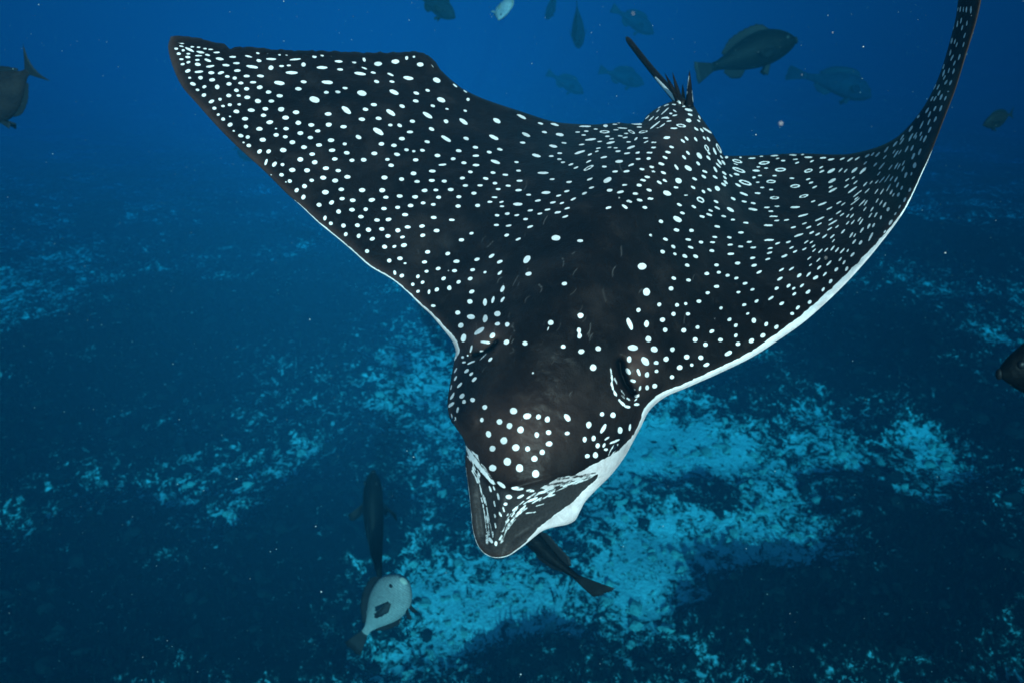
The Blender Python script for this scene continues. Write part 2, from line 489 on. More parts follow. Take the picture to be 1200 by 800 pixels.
# slight spreading so that the first and last column do not collapse to one point
NS, NT = len(Ls), 380
tt = np.linspace(0, 1, NT)
tt = tt + 0.6 * np.sin(2 * np.pi * tt) / (2 * np.pi) * -1.0          # denser towards both edges
PX = Ls[:, None, 0] * (1 - tt)[None] + Ts[:, None, 0] * tt[None]
PY = Ls[:, None, 1] * (1 - tt)[None] + Ts[:, None, 1] * tt[None]

# distance of the skin from the camera at places of the body (pixel x, pixel y, metres along the view axis)
DEPTH = [(580, 650, .760), (590, 605, .745), (556, 610, .770), (630, 620, .775), (670, 605, .800), (600, 560, .745), (650, 560, .752), (690, 570, .790), (548, 535, .800),
         (600, 510, .748), (650, 500, .752), (700, 510, .775), (735, 505, .815), (530, 480, .830), (555, 470, .795), (600, 450, .768), (650, 440, .768), (700, 440, .780), (745, 455, .815),
         (535, 415, .880), (560, 400, .840), (600, 390, .800), (650, 380, .800), (700, 380, .808), (745, 400, .825), (790, 430, .860), (770, 465, .850),
         (510, 372, .905), (560, 350, .885), (620, 330, .850), (680, 310, .855), (740, 320, .865), (800, 350, .895), (860, 380, .930), (850, 430, .905), (910, 398, .940),
         (450, 320, .950), (500, 300, .945), (560, 280, .950), (620, 270, .920), (680, 255, .915), (740, 260, .925), (800, 280, .970), (860, 310, 1.010), (920, 330, 1.010), (970, 352, .975),
         (380, 262, .985), (420, 240, .990), (480, 220, 1.010), (550, 210, 1.030), (620, 205, 1.020), (680, 200, 1.000), (740, 200, 1.005), (790, 210, 1.025), (840, 235, 1.100), (900, 250, 1.160), (960, 270, 1.120), (1020, 296, 1.020),
         (310, 200, 1.030), (350, 180, 1.040), (420, 160, 1.070), (500, 140, 1.120), (580, 150, 1.140), (640, 160, 1.130), (690, 155, 1.120), (740, 155, 1.110), (780, 150, 1.110), (815, 165, 1.130), (840, 190, 1.170),
         (870, 195, 1.260), (930, 195, 1.290), (990, 200, 1.250), (1030, 215, 1.160), (1060, 235, 1.070),
         (240, 130, 1.090), (300, 110, 1.110), (370, 90, 1.150), (430, 75, 1.190), (500, 75, 1.210), (540, 108, 1.200), (600, 132, 1.190), (660, 146, 1.180), (720, 146, 1.170),
         (200, 50, 1.190), (250, 70, 1.160), (790, 122, 1.190), (812, 128, 1.190), (765, 135, 1.170), (835, 160, 1.190),
         (860, 184, 1.300), (920, 182, 1.330), (985, 182, 1.300), (1030, 172, 1.240), (1055, 170, 1.190), (1085, 190, 1.060), (1070, 150, 1.180), (1090, 130, 1.120), (1108, 140, 1.060), (1105, 85, 1.130), (1128, 80, 1.060),
         (1115, 40, 1.110), (1140, 40, 1.050), (1125, 0, 1.100), (1150, 0, 1.040), (1145, -60, 1.050)]
cp = np.array(DEPTH)
def tps(r2):
    return np.where(r2 > 0, 0.5 * r2 * np.log(np.maximum(r2, 1e-12)), 0)
S = 400.0
cxy = cp[:, :2] / S
N = len(cp)
K = tps(((cxy[:, None] - cxy[None]) ** 2).sum(-1)) + 0.004 * np.eye(N)
P = np.hstack([np.ones((N, 1)), cxy])
A_ = np.block([[K, P], [P.T, np.zeros((3, 3))]])
sol = np.linalg.solve(A_, np.concatenate([cp[:, 2], np.zeros(3)]))
def depth_at(x, y):
    x = np.asarray(x, float).ravel() / S; y = np.asarray(y, float).ravel() / S
    out = np.empty(len(x))
    for k in range(0, len(x), 40000):
        sx, sy = x[k:k + 40000], y[k:k + 40000]
        r2 = (sx[:, None] - cxy[None, :, 0]) ** 2 + (sy[:, None] - cxy[None, :, 1]) ** 2
        out[k:k + 40000] = tps(r2) @ sol[:N] + sol[N] + sol[N + 1] * sx + sol[N + 2] * sy
    return out

# coarse evaluation of the smooth field, then bilinear lookup
gx0, gy0, gs = 180.0, -80.0, 5.0
gnx, gny = 200, 152
GX, GY = np.meshgrid(gx0 + gs * np.arange(gnx), gy0 + gs * np.arange(gny), indexing='ij')
GD = depth_at(GX, GY).reshape(gnx, gny)
def look(G, x, y):
    u = np.clip((x - gx0) / gs, 0, gnx - 1.001); v = np.clip((y - gy0) / gs, 0, gny - 1.001)
    i = u.astype(int); j = v.astype(int); fu = u - i; fv = v - j
    return (G[i, j] * (1 - fu) + G[i + 1, j] * fu) * (1 - fv) + (G[i, j + 1] * (1 - fu) + G[i + 1, j + 1] * fu) * fv

D = look(GD, PX, PY)
def gauss(cx, cy, rx, ry, ang=0):
    c, s = math.cos(math.radians(ang)), math.sin(math.radians(ang))
    u = (PX - cx) * c + (PY - cy) * s; v = -(PX - cx) * s + (PY - cy) * c
    return np.exp(-(u / rx) ** 2 - (v / ry) ** 2)
def seg_dist(ax, ay, bx, by):
    dx, dy = bx - ax, by - ay
    u = np.clip(((PX - ax) * dx + (PY - ay) * dy) / (dx * dx + dy * dy), 0, 1)
    return np.hypot(PX - ax - u * dx, PY - ay - u * dy)
def poly_dist(pts):
    d = np.full(PX.shape, 1e9)
    for (a, b) in zip(pts[:-1], pts[1:]):
        d = np.minimum(d, seg_dist(a[0], a[1], b[0], b[1]))
    return d
def poly_sdf(pts):
    """signed pixel distance to a closed polygon, negative inside"""
    p = list(pts) + [pts[0]]
    d = poly_dist(p)
    ins = np.zeros(PX.shape, bool)
    for (a, b) in zip(p[:-1], p[1:]):
        if abs(a[1] - b[1]) < 1e-9: continue
        c = ((a[1] > PY) != (b[1] > PY)) & (PX < (b[0] - a[0]) * (PY - a[1]) / (b[1] - a[1]) + a[0])
        ins ^= c
    return np.where(ins, -d, d)
# relief of the head: brow bulges over the spiracles, slits, eyes, the dished bill with its middle ridge
D -= 0.020 * gauss(752, 432, 20, 25, 10) + 0.015 * gauss(567, 393, 20, 18)
D += 0.008 * gauss(690, 470, 30, 40, 20) + 0.006 * gauss(590, 440, 26, 34, -15)
D -= 0.012 * gauss(716, 522, 15, 13) + 0.012 * gauss(544, 492, 15, 17)
slit_r = [(726, 424), (728, 436), (733, 449), (741, 460)]
slit_l = [(555, 416), (566, 414), (576, 407), (582, 400)]
D += 0.020 * np.exp(-(poly_dist(slit_r) / 5.0) ** 2) + 0.012 * np.exp(-(poly_dist(slit_l) / 4.5) ** 2)
bill = poly_sdf([(546, 528), (556, 545), (572, 566), (598, 574), (632, 566), (662, 558), (700, 556), (712, 556), (684, 586), (676, 605), (640, 619), (612, 640), (590, 652), (570, 650), (556, 632), (550, 600)])
bill_in = sstep(4.0, -16.0, bill)
D += 0.007 * bill_in
D -= 0.010 * np.exp(-(seg_dist(592, 574, 579, 640) / 9.0) ** 2) * bill_in
D += 0.006 * np.exp(-(seg_dist(562, 580, 566, 625) / 9.0) ** 2) * bill_in + 0.006 * np.exp(-(seg_dist(650, 590, 606, 625) / 11.0) ** 2) * bill_in
D -= 0.004 * np.exp(-((bill - 2.0) / 5.0) ** 2) * sstep(560, 600, PX) * sstep(700, 640, PX)
# faint folds of the skin on the wings and the back
D += 0.0022 * (fbm(PX / 26.0, PY / 26.0, 3, 5) - 0.5) * 2
head_m = gauss(630, 480, 95, 95)
D += 0.0016 * head_m * (fbm((PX + 0.5 * PY) / 16.0, (PY - 0.5 * PX) / 7.0, 3, 8) - 0.5) * 2
for (x, y, r0) in ((745, 440, 22), (716, 522, 12), (566, 402, 20), (543, 494, 12)):      # creases round the spiracles and eyes
    rr = np.hypot(PX - x, PY - y)
    D += 0.0012 * np.sin(rr / 2.6) * np.exp(-((rr - r0) / 9.0) ** 2)
D += 0.0030 * (fbm(PX / 70.0 + 5, PY / 70.0, 2, 9) - 0.5) * 2
# muscle ridge along the middle of the back
D -= 0.010 * np.exp(-(poly_dist([(650, 380), (690, 290), (735, 210), (790, 140)]) / 38.0) ** 2)

# distance to the outline in pixels
dense = []
for c in (lead_c, trail_c):
    d = np.concatenate(([0], np.cumsum(np.linalg.norm(np.diff(c, axis=0), axis=1))))
    u = np.arange(0, d[-1], 0.8)
    dense.append(np.stack([np.interp(u, d, c[:, 0]), np.interp(u, d, c[:, 1])], -1))
def edge_dist(curve, lim=70):
    kd = KDTree(len(curve))
    for i, p in enumerate(curve): kd.insert((p[0], p[1], 0), i)
    kd.balance()
    out = np.full(PX.shape, 1e3); idx = np.zeros(PX.shape, int)
    flat = out.ravel(); fi = idx.ravel(); x = PX.ravel(); y = PY.ravel()
    E = Ls if curve is dense[0] else Ts
    chord = np.hypot(PX - E[:, None, 0], PY - E[:, None, 1])
    for i in np.nonzero(chord.ravel() < lim)[0]:
        co, k, dd = kd.find((x[i], y[i], 0))
        flat[i] = dd; fi[i] = k
    return out, idx
dl, il = edge_dist(dense[0])
dt_, it_ = edge_dist(dense[1])
# roundness of the edge: wings thin, head thick
lx, ly = dense[0][il][..., 0], dense[0][il][..., 1]
head_w = sstep(505, 530, lx) * sstep(790, 745, lx) * sstep(385, 425, ly)
billw = sstep(525, 545, ly) * sstep(740, 700, lx) * head_w
rl = 5.0 + 2.0 * sstep(740, 800, lx) + 20.0 * head_w - 16.0 * billw
def roundoff(d, r):
    q = np.clip(1 - d / r, 0, 1)
    return r * (1 - np.sqrt(np.maximum(1 - q * q, 0)))
hump = sstep(752, 775, dense[1][it_][..., 0]) * sstep(850, 838, dense[1][it_][..., 0])
rt = 4.0 + 16.0 * hump
D = D + (roundoff(dl, rl) + roundoff(dt_, rt)) * D / FPX
top = at(PX, PY, D)

# belly: the same outline, bulging away from the camera by the thickness of the body
def ncol(a): return a[:, None]
sx_ = 0.5 * (Ls[:, 0] + Ts[:, 0])
body_w = np.exp(-((np.arange(NS) - np.argmin(np.abs(Ls[:, 0] - 600) + np.abs(Ls[:, 1] - 650))) / (0.16 * NS)) ** 2)
thick_c = 0.022 + 0.15 * body_w
bt = np.linspace(0, 1, 41)[1:-1]
BX = Ls[:, None, 0] * (1 - bt) + Ts[:, None, 0] * bt
BY = Ls[:, None, 1] * (1 - bt) + Ts[:, None, 1] * bt
jj = np.clip(np.searchsorted(tt, bt), 1, NT - 1)
fr = (bt - tt[jj - 1]) / (tt[jj] - tt[jj - 1])
BD = D[:, jj - 1] * (1 - fr) + D[:, jj] * fr
prof = (4 * bt * (1 - bt)) ** 0.55
BD = BD + thick_c[:, None] * prof[None] * np.minimum(1, np.linalg.norm(Ls - Ts, axis=1) / 60.0)[:, None] + 0.004
bot = at(BX, BY, BD)

nb = len(bt)
verts = np.concatenate([top.reshape(-1, 3), bot.reshape(-1, 3)])
ftop = grid_faces(NS, NT, 0, flip=False)
off = NS * NT
fbot = grid_faces(NS, nb, off, flip=True)
i = np.arange(NS - 1)
e0 = np.stack([i * NT, (i + 1) * NT, off + (i + 1) * nb, off + i * nb], -1)
e1 = np.stack([i * NT + NT - 1, off + i * nb + nb - 1, off + (i + 1) * nb + nb - 1, (i + 1) * NT + NT - 1], -1)
# ---- white marks
M6 = 180 / 1200.0
def blk(ox, oy, k, lst): return [(ox + s[0] * k, oy + s[1] * k, s[2] * k, (s[3] if len(s) > 3 else s[2]) * k, s[4] if len(s) > 4 else 0, len(s) > 5) for s in lst]
R = 1
SPOTS = []
SPOTS += blk(190, 30, M6, [
 (148,138,26,8,10),(150,163,20,7,10),(215,190,40,12,25),(235,168,18,7,0),(285,172,15,7,0),(335,182,15,6,0),(380,188,20,6,0),(300,210,34,12,10),(110,182,18,11,0),(165,195,14,10,0),(205,222,16,9,0),(130,222,18,13,0),(355,232,22,12,10),
 (425,212,28,8,0),(500,202,26,7,0),(285,237,28,7,0),(200,248,22,12,5),(150,265,18,10,0),(275,270,20,10,0),(357,274,30,14,20),(450,262,34,14,8),(550,247,28,10,0),(675,243,30,9,12),(747,216,17,11,20),(825,217,9,7),(885,214,8,7),(917,230,12,9),
 (974,230,12,9),(1042,216,11,9),(1115,222,18,11,20),(1190,245,20,14,10),(205,288,18,12,-15),(160,303,18,12,-10),(278,305,26,15,5),(375,320,36,13,-8),(498,311,30,13,5),(580,296,28,12,0),(757,276,22,15,10),(852,263,42,12,2),(1040,266,46,10,-5),
 (200,357,25,16,-20),(288,363,36,13,-5),(385,371,26,15),(460,371,28,15,-15),(587,354,28,15),(703,324,50,16,8),(850,332,22,22),(933,318,22,11),(990,313,18,8),(1105,306,20,20),(1012,370,50,17,2),(215,410,14,10),(300,410,21,17),(390,426,26,16,-5),
 (510,400,20,13),(567,413,19,16),(660,396,28,15),(768,396,30,15,3),(241,458,25,16,15),(330,480,19,15,-20),(430,482,20,22),(523,457,23,17),(615,451,22,14),(710,445,27,13),(916,450,44,22,8),(1105,441,26,15,5),(277,505,17,13,10),(580,508,21,16),
 (660,496,23,18),(762,484,25,18,-15),(1064,496,28,17,5),(326,545,21,17,-20),(520,548,22,17),(598,549,18,13),(665,562,26,18),(831,521,25,17),(918,551,27,18),(1190,580,44,28,15),(385,595,26,15,-20),(453,577,16,15),(748,592,27,20,10),(853,592,25,16),
 (409,648,19,16),(475,630,17,13),(528,620,19,15),(602,617,15,12),(580,673,26,18),(696,663,31,18,3),(807,652,25,18),(930,656,27,22),(1046,679,28,19),(438,697,15,11,-20),(530,712,8,6),(476,733,18,17),(648,730,26,18),(792,703,25,16),(841,757,29,19,-10),
 (965,722,28,20),(1063,762,25,20),(1165,778,27,18),(531,777,23,18,-20),(654,790,20,18)])
SPOTS += blk(370, 30, M6, [
 (50,233,17,12,25),(119,236,7,10),(212,236,7,8),(378,268,20,14,70),(438,240,13,12),(532,231,10,11),(488,301,34,20),(622,283,34,21),(710,252,20,15,85),(768,245,11,11),(817,306,28,20,5),(915,318,18,5,45),(945,334,12,5,45),(180,282,34,13,5),(300,290,19,9,10),
 (50,330,45,17,2),(190,345,25,13,5),(380,335,24,7,22),(346,377,50,18,8),(450,370,22,11,12),(583,384,28,11,22),(724,412,44,20,8),(945,428,33,23,20),(1088,470,22,9,38),(1168,516,18,7,35),(90,445,47,20,5),(476,439,23,14,15),(597,440,23,12,10),(84,524,22,14),
 (172,520,23,14,10),(229,490,22,12,5),(360,530,40,25,12),(612,522,42,22,22),(786,530,25,15,18),(874,508,20,13,18),(980,582,36,22,20),(1190,578,16,16,45),(781,591,26,15,10),(915,629,21,13,18),(1025,653,15,9,10),(1168,667,16,10,15),(454,620,27,16,8),
 (389,657,25,16,10),(239,662,47,26,38),(96,693,30,18),(675,632,25,16,22),(586,681,44,23,32),(874,702,46,22,32),(1155,752,42,20,35),(361,734,28,18,8),(491,727,26,17,10),(755,750,23,17,8),(1018,750,22,17,25),(102,776,26,20),(218,792,28,16),(583,779,20,14,5),(655,782,22,15,25)])
SPOTS += blk(250, 140, M6, [
 (490,73,11,7),(568,73,24,16),(160,92,11,9),(214,128,24,17,10),(269,140,19,18),(236,182,11,9),(277,205,20,18),(360,76,27,19),(386,161,27,20),(491,123,23,19),(562,137,22,16),(680,109,26,19),(757,144,24,17),(816,92,23,16),(618,181,25,20),(709,219,26,19),
 (826,202,27,17),(919,164,28,19),(1027,193,19,14),(1134,140,27,18,25),(361,252,24,19,-35),(432,251,22,19,-25),(546,241,28,21),(772,273,25,17),(927,242,29,17,-5),(1042,263,25,17),(412,335,28,14,-70),(477,352,25,18,-50),(540,355,17,16),(680,315,25,22),
 (792,336,24,20),(949,311,25,17),(1082,321,23,16),(1175,318,25,19),(617,397,28,21),(732,400,26,21),(880,384,27,19),(976,401,24,17),(533,435,20,18),(598,483,19,18),(567,490,8,8),(768,477,20,17),(858,457,26,19),(952,480,26,20),(1047,451,27,19),
 (712,523,21,20),(651,555,21,18,-50),(704,609,23,19,-60),(875,571,28,22),(1000,549,25,18),(1162,554,28,20),(826,669,22,21),(923,651,24,19,-25),(1005,620,23,17),(1089,634,26,18),(978,722,21,21),(1083,708,25,18),(872,773,22,16,-80),(1153,761,25,17),(1190,703,20,18),(453,434,8,6)])
SPOTS += blk(420, 140, M6, [
 (155,95,50,26,32),(180,193,25,18),(279,205,25,17),(403,100,27,15),(340,152,26,18,5),(572,77,25,16,22),(537,177,24,14,12),(685,152,48,20,32),(842,151,25,15,22),(1058,142,42,20,25),(1082,12,35,20,30),(376,239,20,14,10),(433,250,16,12),(500,243,22,14,10),
 (618,284,26,17,5),(783,246,25,15,10),(914,220,24,14,10),(1022,257,22,14,10),(1105,236,25,14,12),(124,267,27,19),(302,275,27,17,8),(227,314,20,14),(255,361,25,17),(448,318,24,17),(741,309,22,16,-5),(657,355,34,11,-5),(825,340,23,14,3),(917,285,27,13),
 (918,359,29,13),(1070,333,42,18,20),(578,405,30,17,3),(431,423,26,18),(875,412,21,13,8),(1052,418,22,13,5),(1148,434,25,12,5),(204,455,27,20),(338,468,23,18),(458,487,24,15),(574,478,26,15),(671,484,24,16),(812,460,22,14),(995,463,24,14,12),
 (1068,500,21,13),(186,555,27,20),(517,556,25,17),(605,553,22,13),(721,549,26,17),(835,518,24,14),(950,517,24,13),(1170,519,22,12),(1092,546,21,12),(903,578,24,16),(214,610,23,16),(105,630,28,19,-8),(322,600,26,18),(443,606,26,17),(626,610,23,16),
 (785,606,23,16),(1062,610,25,10),(1027,646,22,12),(1118,646,20,9,-15),(408,675,25,17),(506,655,21,14),(585,666,22,14),(200,698,24,17),(307,688,23,17),(778,678,25,17),(932,674,23,17),(1122,680,20,10),(366,746,28,17),(589,768,26,16),(1083,750,22,13),
 (1163,738,22,13,-5),(730,787,25,14),(235,783,26,17,-10),(145,788,25,17)])
SPOTS += blk(340, 240, M6, [
 (317,147,18,18),(417,164,20,20),(434,231,20,17,-60),(526,161,22,19),(535,245,20,18,-60),(612,196,24,21),(642,267,24,18,-25),(715,191,23,18),(764,245,23,18),(841,201,22,20,-10),(919,176,27,17),(877,254,20,13,-10),(1030,168,25,17,-5),(1036,240,23,17,-15),
 (1144,203,25,17),(738,329,22,20),(815,327,19,15,-20),(889,317,26,19,-10),(601,363,19,20),(775,437,20,20),(858,420,23,18),(899,458,13,9,-10),(1073,369,23,17,-10),(1050,449,23,17,-10),(1157,500,22,17,-8),(1065,521,18,13,-10),(817,531,20,15,80),
 (872,555,21,18,-25),(999,561,18,16,-50),(958,623,16,17),(1035,607,18,16,-25),(999,677,16,14,-30),(1085,681,22,13,-80),(1145,664,20,19,-30),(1118,790,20,14)])
SPOTS += blk(500, 240, M6, [
 (351,224,20,13,-15),(271,275,24,17,-8),(165,383,22,17,-15),(232,443,27,17,-3),(217,516,22,17),(133,577,21,17,-25),(250,604,20,17,-30),(177,650,20,23),(394,427,26,15,-20),(507,400,27,15,-32),(571,446,26,15,-18),(359,509,22,16,-10),(455,528,15,12,-20),
 (572,532,25,14,-45),(340,577,22,17,-20),(353,680,25,18,-20),(338,756,24,23),(592,657,30,18,-65),(456,762,32,19,90),(518,741,32,15,-75),(593,741,27,14,-55),(545,160,23,13),(641,164,27,12,-10),(624,239,22,14,-20),(715,270,24,12,-22),(703,83,22,10,-8),
 (809,46,24,11,-8),(772,114,22,13,-3),(808,173,27,12,-18),(884,70,20,9,-10),(943,40,22,9,-8),(1025,62,28,10,-12),(1097,29,24,9,-15),(1082,94,27,10,-18),(1010,260,38,26,-3),(783,427,38,27,-50),(796,540,28,19,-12),(1076,617,24,18),(1200,282,27,15,3)])
SPOTS += blk(590, 130, M6, [
 (143,47,40,16,28),(177,187,38,18,25),(149,250,24,12,8),(290,100,23,11,15),(320,168,22,12,10),(400,108,36,12,15),(440,187,34,17,10),(473,251,22,10,8),(389,277,36,15,10),(257,351,38,17,15),(440,333,22,10),(373,355,21,10),(436,379,19,9),(465,403,20,9),
 (527,420,24,9,-18),(566,445,22,9,-22),(310,486,46,13),(380,535,24,11),(101,402,20,11),(118,469,22,11,5),(125,547,26,12),(118,621,27,13,-3),(197,657,22,11),(333,640,40,15,-3),(112,730,40,18),(269,702,26,11,-8),(210,778,25,12,-10),(345,772,23,10,-5),
 (387,716,25,11,-10),(431,663,23,10,-12),(455,722,22,11,-15),(496,628,23,11,-15),(512,557,25,12,-8),(546,690,26,11,-22),(498,763,24,10,-15),(425,793,26,9,-12),(632,645,24,12,-18),(688,601,23,11,-15),(674,535,27,10,-22),(665,447,44,15,-28,R),
 (665,397,24,9,-25),(596,325,46,13,-18),(675,342,20,8,-22),(610,265,24,8,-5),(680,225,47,11,-6),(730,318,16,7,-15),(742,293,20,8,-12),(784,364,27,10,-12),(787,437,21,11),(638,122,50,9),(580,167,20,8),(627,190,18,8),(647,160,20,8),(720,144,17,6),
 (790,165,40,14,0,R),(797,118,20,14),(812,200,21,8),(845,220,20,7,-8),(836,250,36,11,-12),(752,241,20,7,-5),(828,287,18,7,-5),(877,290,19,7),(895,317,22,11,-5),(903,396,34,17,-5),(873,475,24,12,-3),(812,542,38,22,-28),(830,621,26,15,-10),
 (822,757,27,13,-12),(914,635,30,14,-10),(945,580,28,10,-8),(961,474,27,12,-8),(998,424,26,10,-18),(966,333,25,9,-8),(996,286,36,12,-18),(1048,328,20,11,-12),(1052,377,21,11,-5),(978,244,20,8),(950,210,22,8,-8),(912,197,22,8,5),(958,178,18,6),
 (1035,220,18,10,-45),(880,150,22,5),(930,136,40,6,3),(1000,165,30,12,25,R),(1040,103,46,11,4),(1062,128,22,7),(1092,165,36,12,-10,R),(870,106,20,6),(900,92,16,9),(1110,214,22,7),(1114,244,20,7,-20),(1083,458,24,13,10),(1125,518,26,13,8),
 (1090,543,26,12,10),(1060,582,24,14,8),(1137,620,25,14,15),(1031,647,26,14,5),(982,708,28,14,18),(1064,698,26,14,12),(948,750,30,16,32),(1104,756,23,15,10),(1146,686,28,12,5),(1160,440,22,12,12),(1170,474,18,10,15),(1135,374,20,13),(1142,328,27,10),(1174,287,22,10),(1174,248,24,7)])
SPOTS += blk(730, 110, M6, [
 (190,185,22,6,-42),(222,195,28,6,-42),(265,190,22,5,-40),(272,135,18,5,-42),(285,107,16,4,-40),(330,135,44,6,-42),(338,90,24,6,-22),(398,85,18,7,5),(405,135,20,7,35),(374,156,14,9),(405,170,22,7,-12),(325,188,28,7,-10),(362,214,24,7,-8),(250,246,52,7,-38),
 (308,248,28,6,-35),(345,192,18,6),(268,268,14,4,-10),(480,30,34,7,-45),(480,72,20,8,-35),(480,98,20,8,-12),(513,127,34,14,12),(525,165,22,11,22),(555,88,20,10,45),(514,210,24,18,15),(597,185,18,7,60),(592,213,16,9,35),(398,271,28,8,2),(455,250,40,15,8,R),
 (573,276,22,11,40),(617,286,20,10,45),(658,287,44,10,32),(342,344,30,16,-5),(380,417,22,12,18),(497,351,22,12,45),(468,370,22,11,42),(569,357,22,12,52),(635,347,18,10,50),(668,356,22,12,55),(655,425,30,17,60,R),(672,464,18,10,50),(717,450,32,11,65),
 (749,428,44,14,62,R),(352,458,28,12,12),(329,499,24,12,22),(508,464,22,12,48),(478,498,24,13,48),(597,485,32,20,50),(668,502,24,12,48),(588,546,22,13,45),(300,549,28,14,18),(418,575,28,13,55),(510,582,34,20,35),(640,609,24,12,22),(755,535,30,11,52),
 (785,539,24,11,52),(745,560,28,8,45),(722,593,28,12,58),(792,622,24,11,38),(843,640,18,9,38),(887,630,24,10,15),(316,618,26,13,22),(327,678,24,12,25),(285,694,26,13,30),(434,680,30,24,25),(560,666,24,13,22),(632,648,24,13,35),(720,652,24,11,32),
 (797,655,20,10,45),(803,692,24,11,42),(787,710,24,12,35),(416,733,22,11,10),(548,733,22,12,32),(629,764,20,12,40),(676,752,22,12,35),(738,741,26,20,38),(345,778,36,22,20),(495,793,18,8,5),(900,715,28,11,30),(955,695,54,20,18,R),(905,597,56,18,20,R),
 (893,528,42,16,14,R),(880,550,20,5,20),(770,495,18,8,50),(810,497,14,12),(920,498,10,7),(1008,505,30,7,-3),(1082,490,16,6),(1104,541,44,16,-5,R),(1040,602,32,10,4),(1058,573,16,7),(1118,582,17,7),(1070,640,18,7),(1024,655,16,10),(1054,692,16,7),
 (1157,687,38,17,0,R),(1088,733,18,8),(1158,750,18,8),(1053,778,26,10,5),(945,784,38,12,22),(1185,641,18,7)])
SPOTS += blk(740, 210, M6, [
 (374,201,24,13,22),(486,217,23,12,28),(540,163,34,22,30,R),(661,177,23,12,28),(669,226,27,10,28),(618,246,22,10,20),(608,279,28,12,20),(552,294,24,13,15),(397,265,23,13,18),(359,314,40,23,28),(352,398,26,15,10),(231,332,22,16,25),(470,402,21,17,10),
 (151,438,17,11,30),(265,470,24,14,18),(327,528,22,15,30),(339,585,18,13,20),(244,568,23,17,20),(417,602,24,16,25),(502,604,24,15,28),(443,473,24,13,10),(463,534,25,14,20),(543,493,21,14,10),(633,494,23,11,5),(650,453,23,11,8),(628,560,22,14,8),
 (669,371,25,14,12),(722,291,22,11,15),(793,318,20,10,5),(773,239,36,16,30),(795,154,24,13,28),(881,176,23,10,10),(951,189,22,10,10),(948,237,40,13,10),(895,342,25,10,5),(855,418,26,12,3),(766,456,22,12,10),(772,513,22,11),(853,527,24,11),
 (776,585,29,13,-3),(921,491,24,10,-3),(952,535,26,10,-2),(947,616,24,12,-10),(958,674,24,14,-10),(829,657,25,15,-3),(664,671,21,15),(682,729,20,14),(750,752,20,15),(588,739,22,17),(819,774,19,14,-10),(436,673,23,16,20),(331,774,22,16,25),
 (447,789,22,15,10),(998,727,25,13,-25),(83,682,38,31),(1073,477,46,10,-3),(1069,362,42,10,2),(1108,292,38,7),(1135,325,22,8,-5),(1088,252,22,8),(1058,223,25,8),(1138,214,22,7),(1118,147,38,14,0,R),(1084,541,22,9,-10),(1078,577,24,10,-15),
 (1065,625,24,11,-18),(1142,503,24,9,-20),(1172,709,26,11,-32),(1160,779,26,14,-28),(1190,603,22,10,-20)])
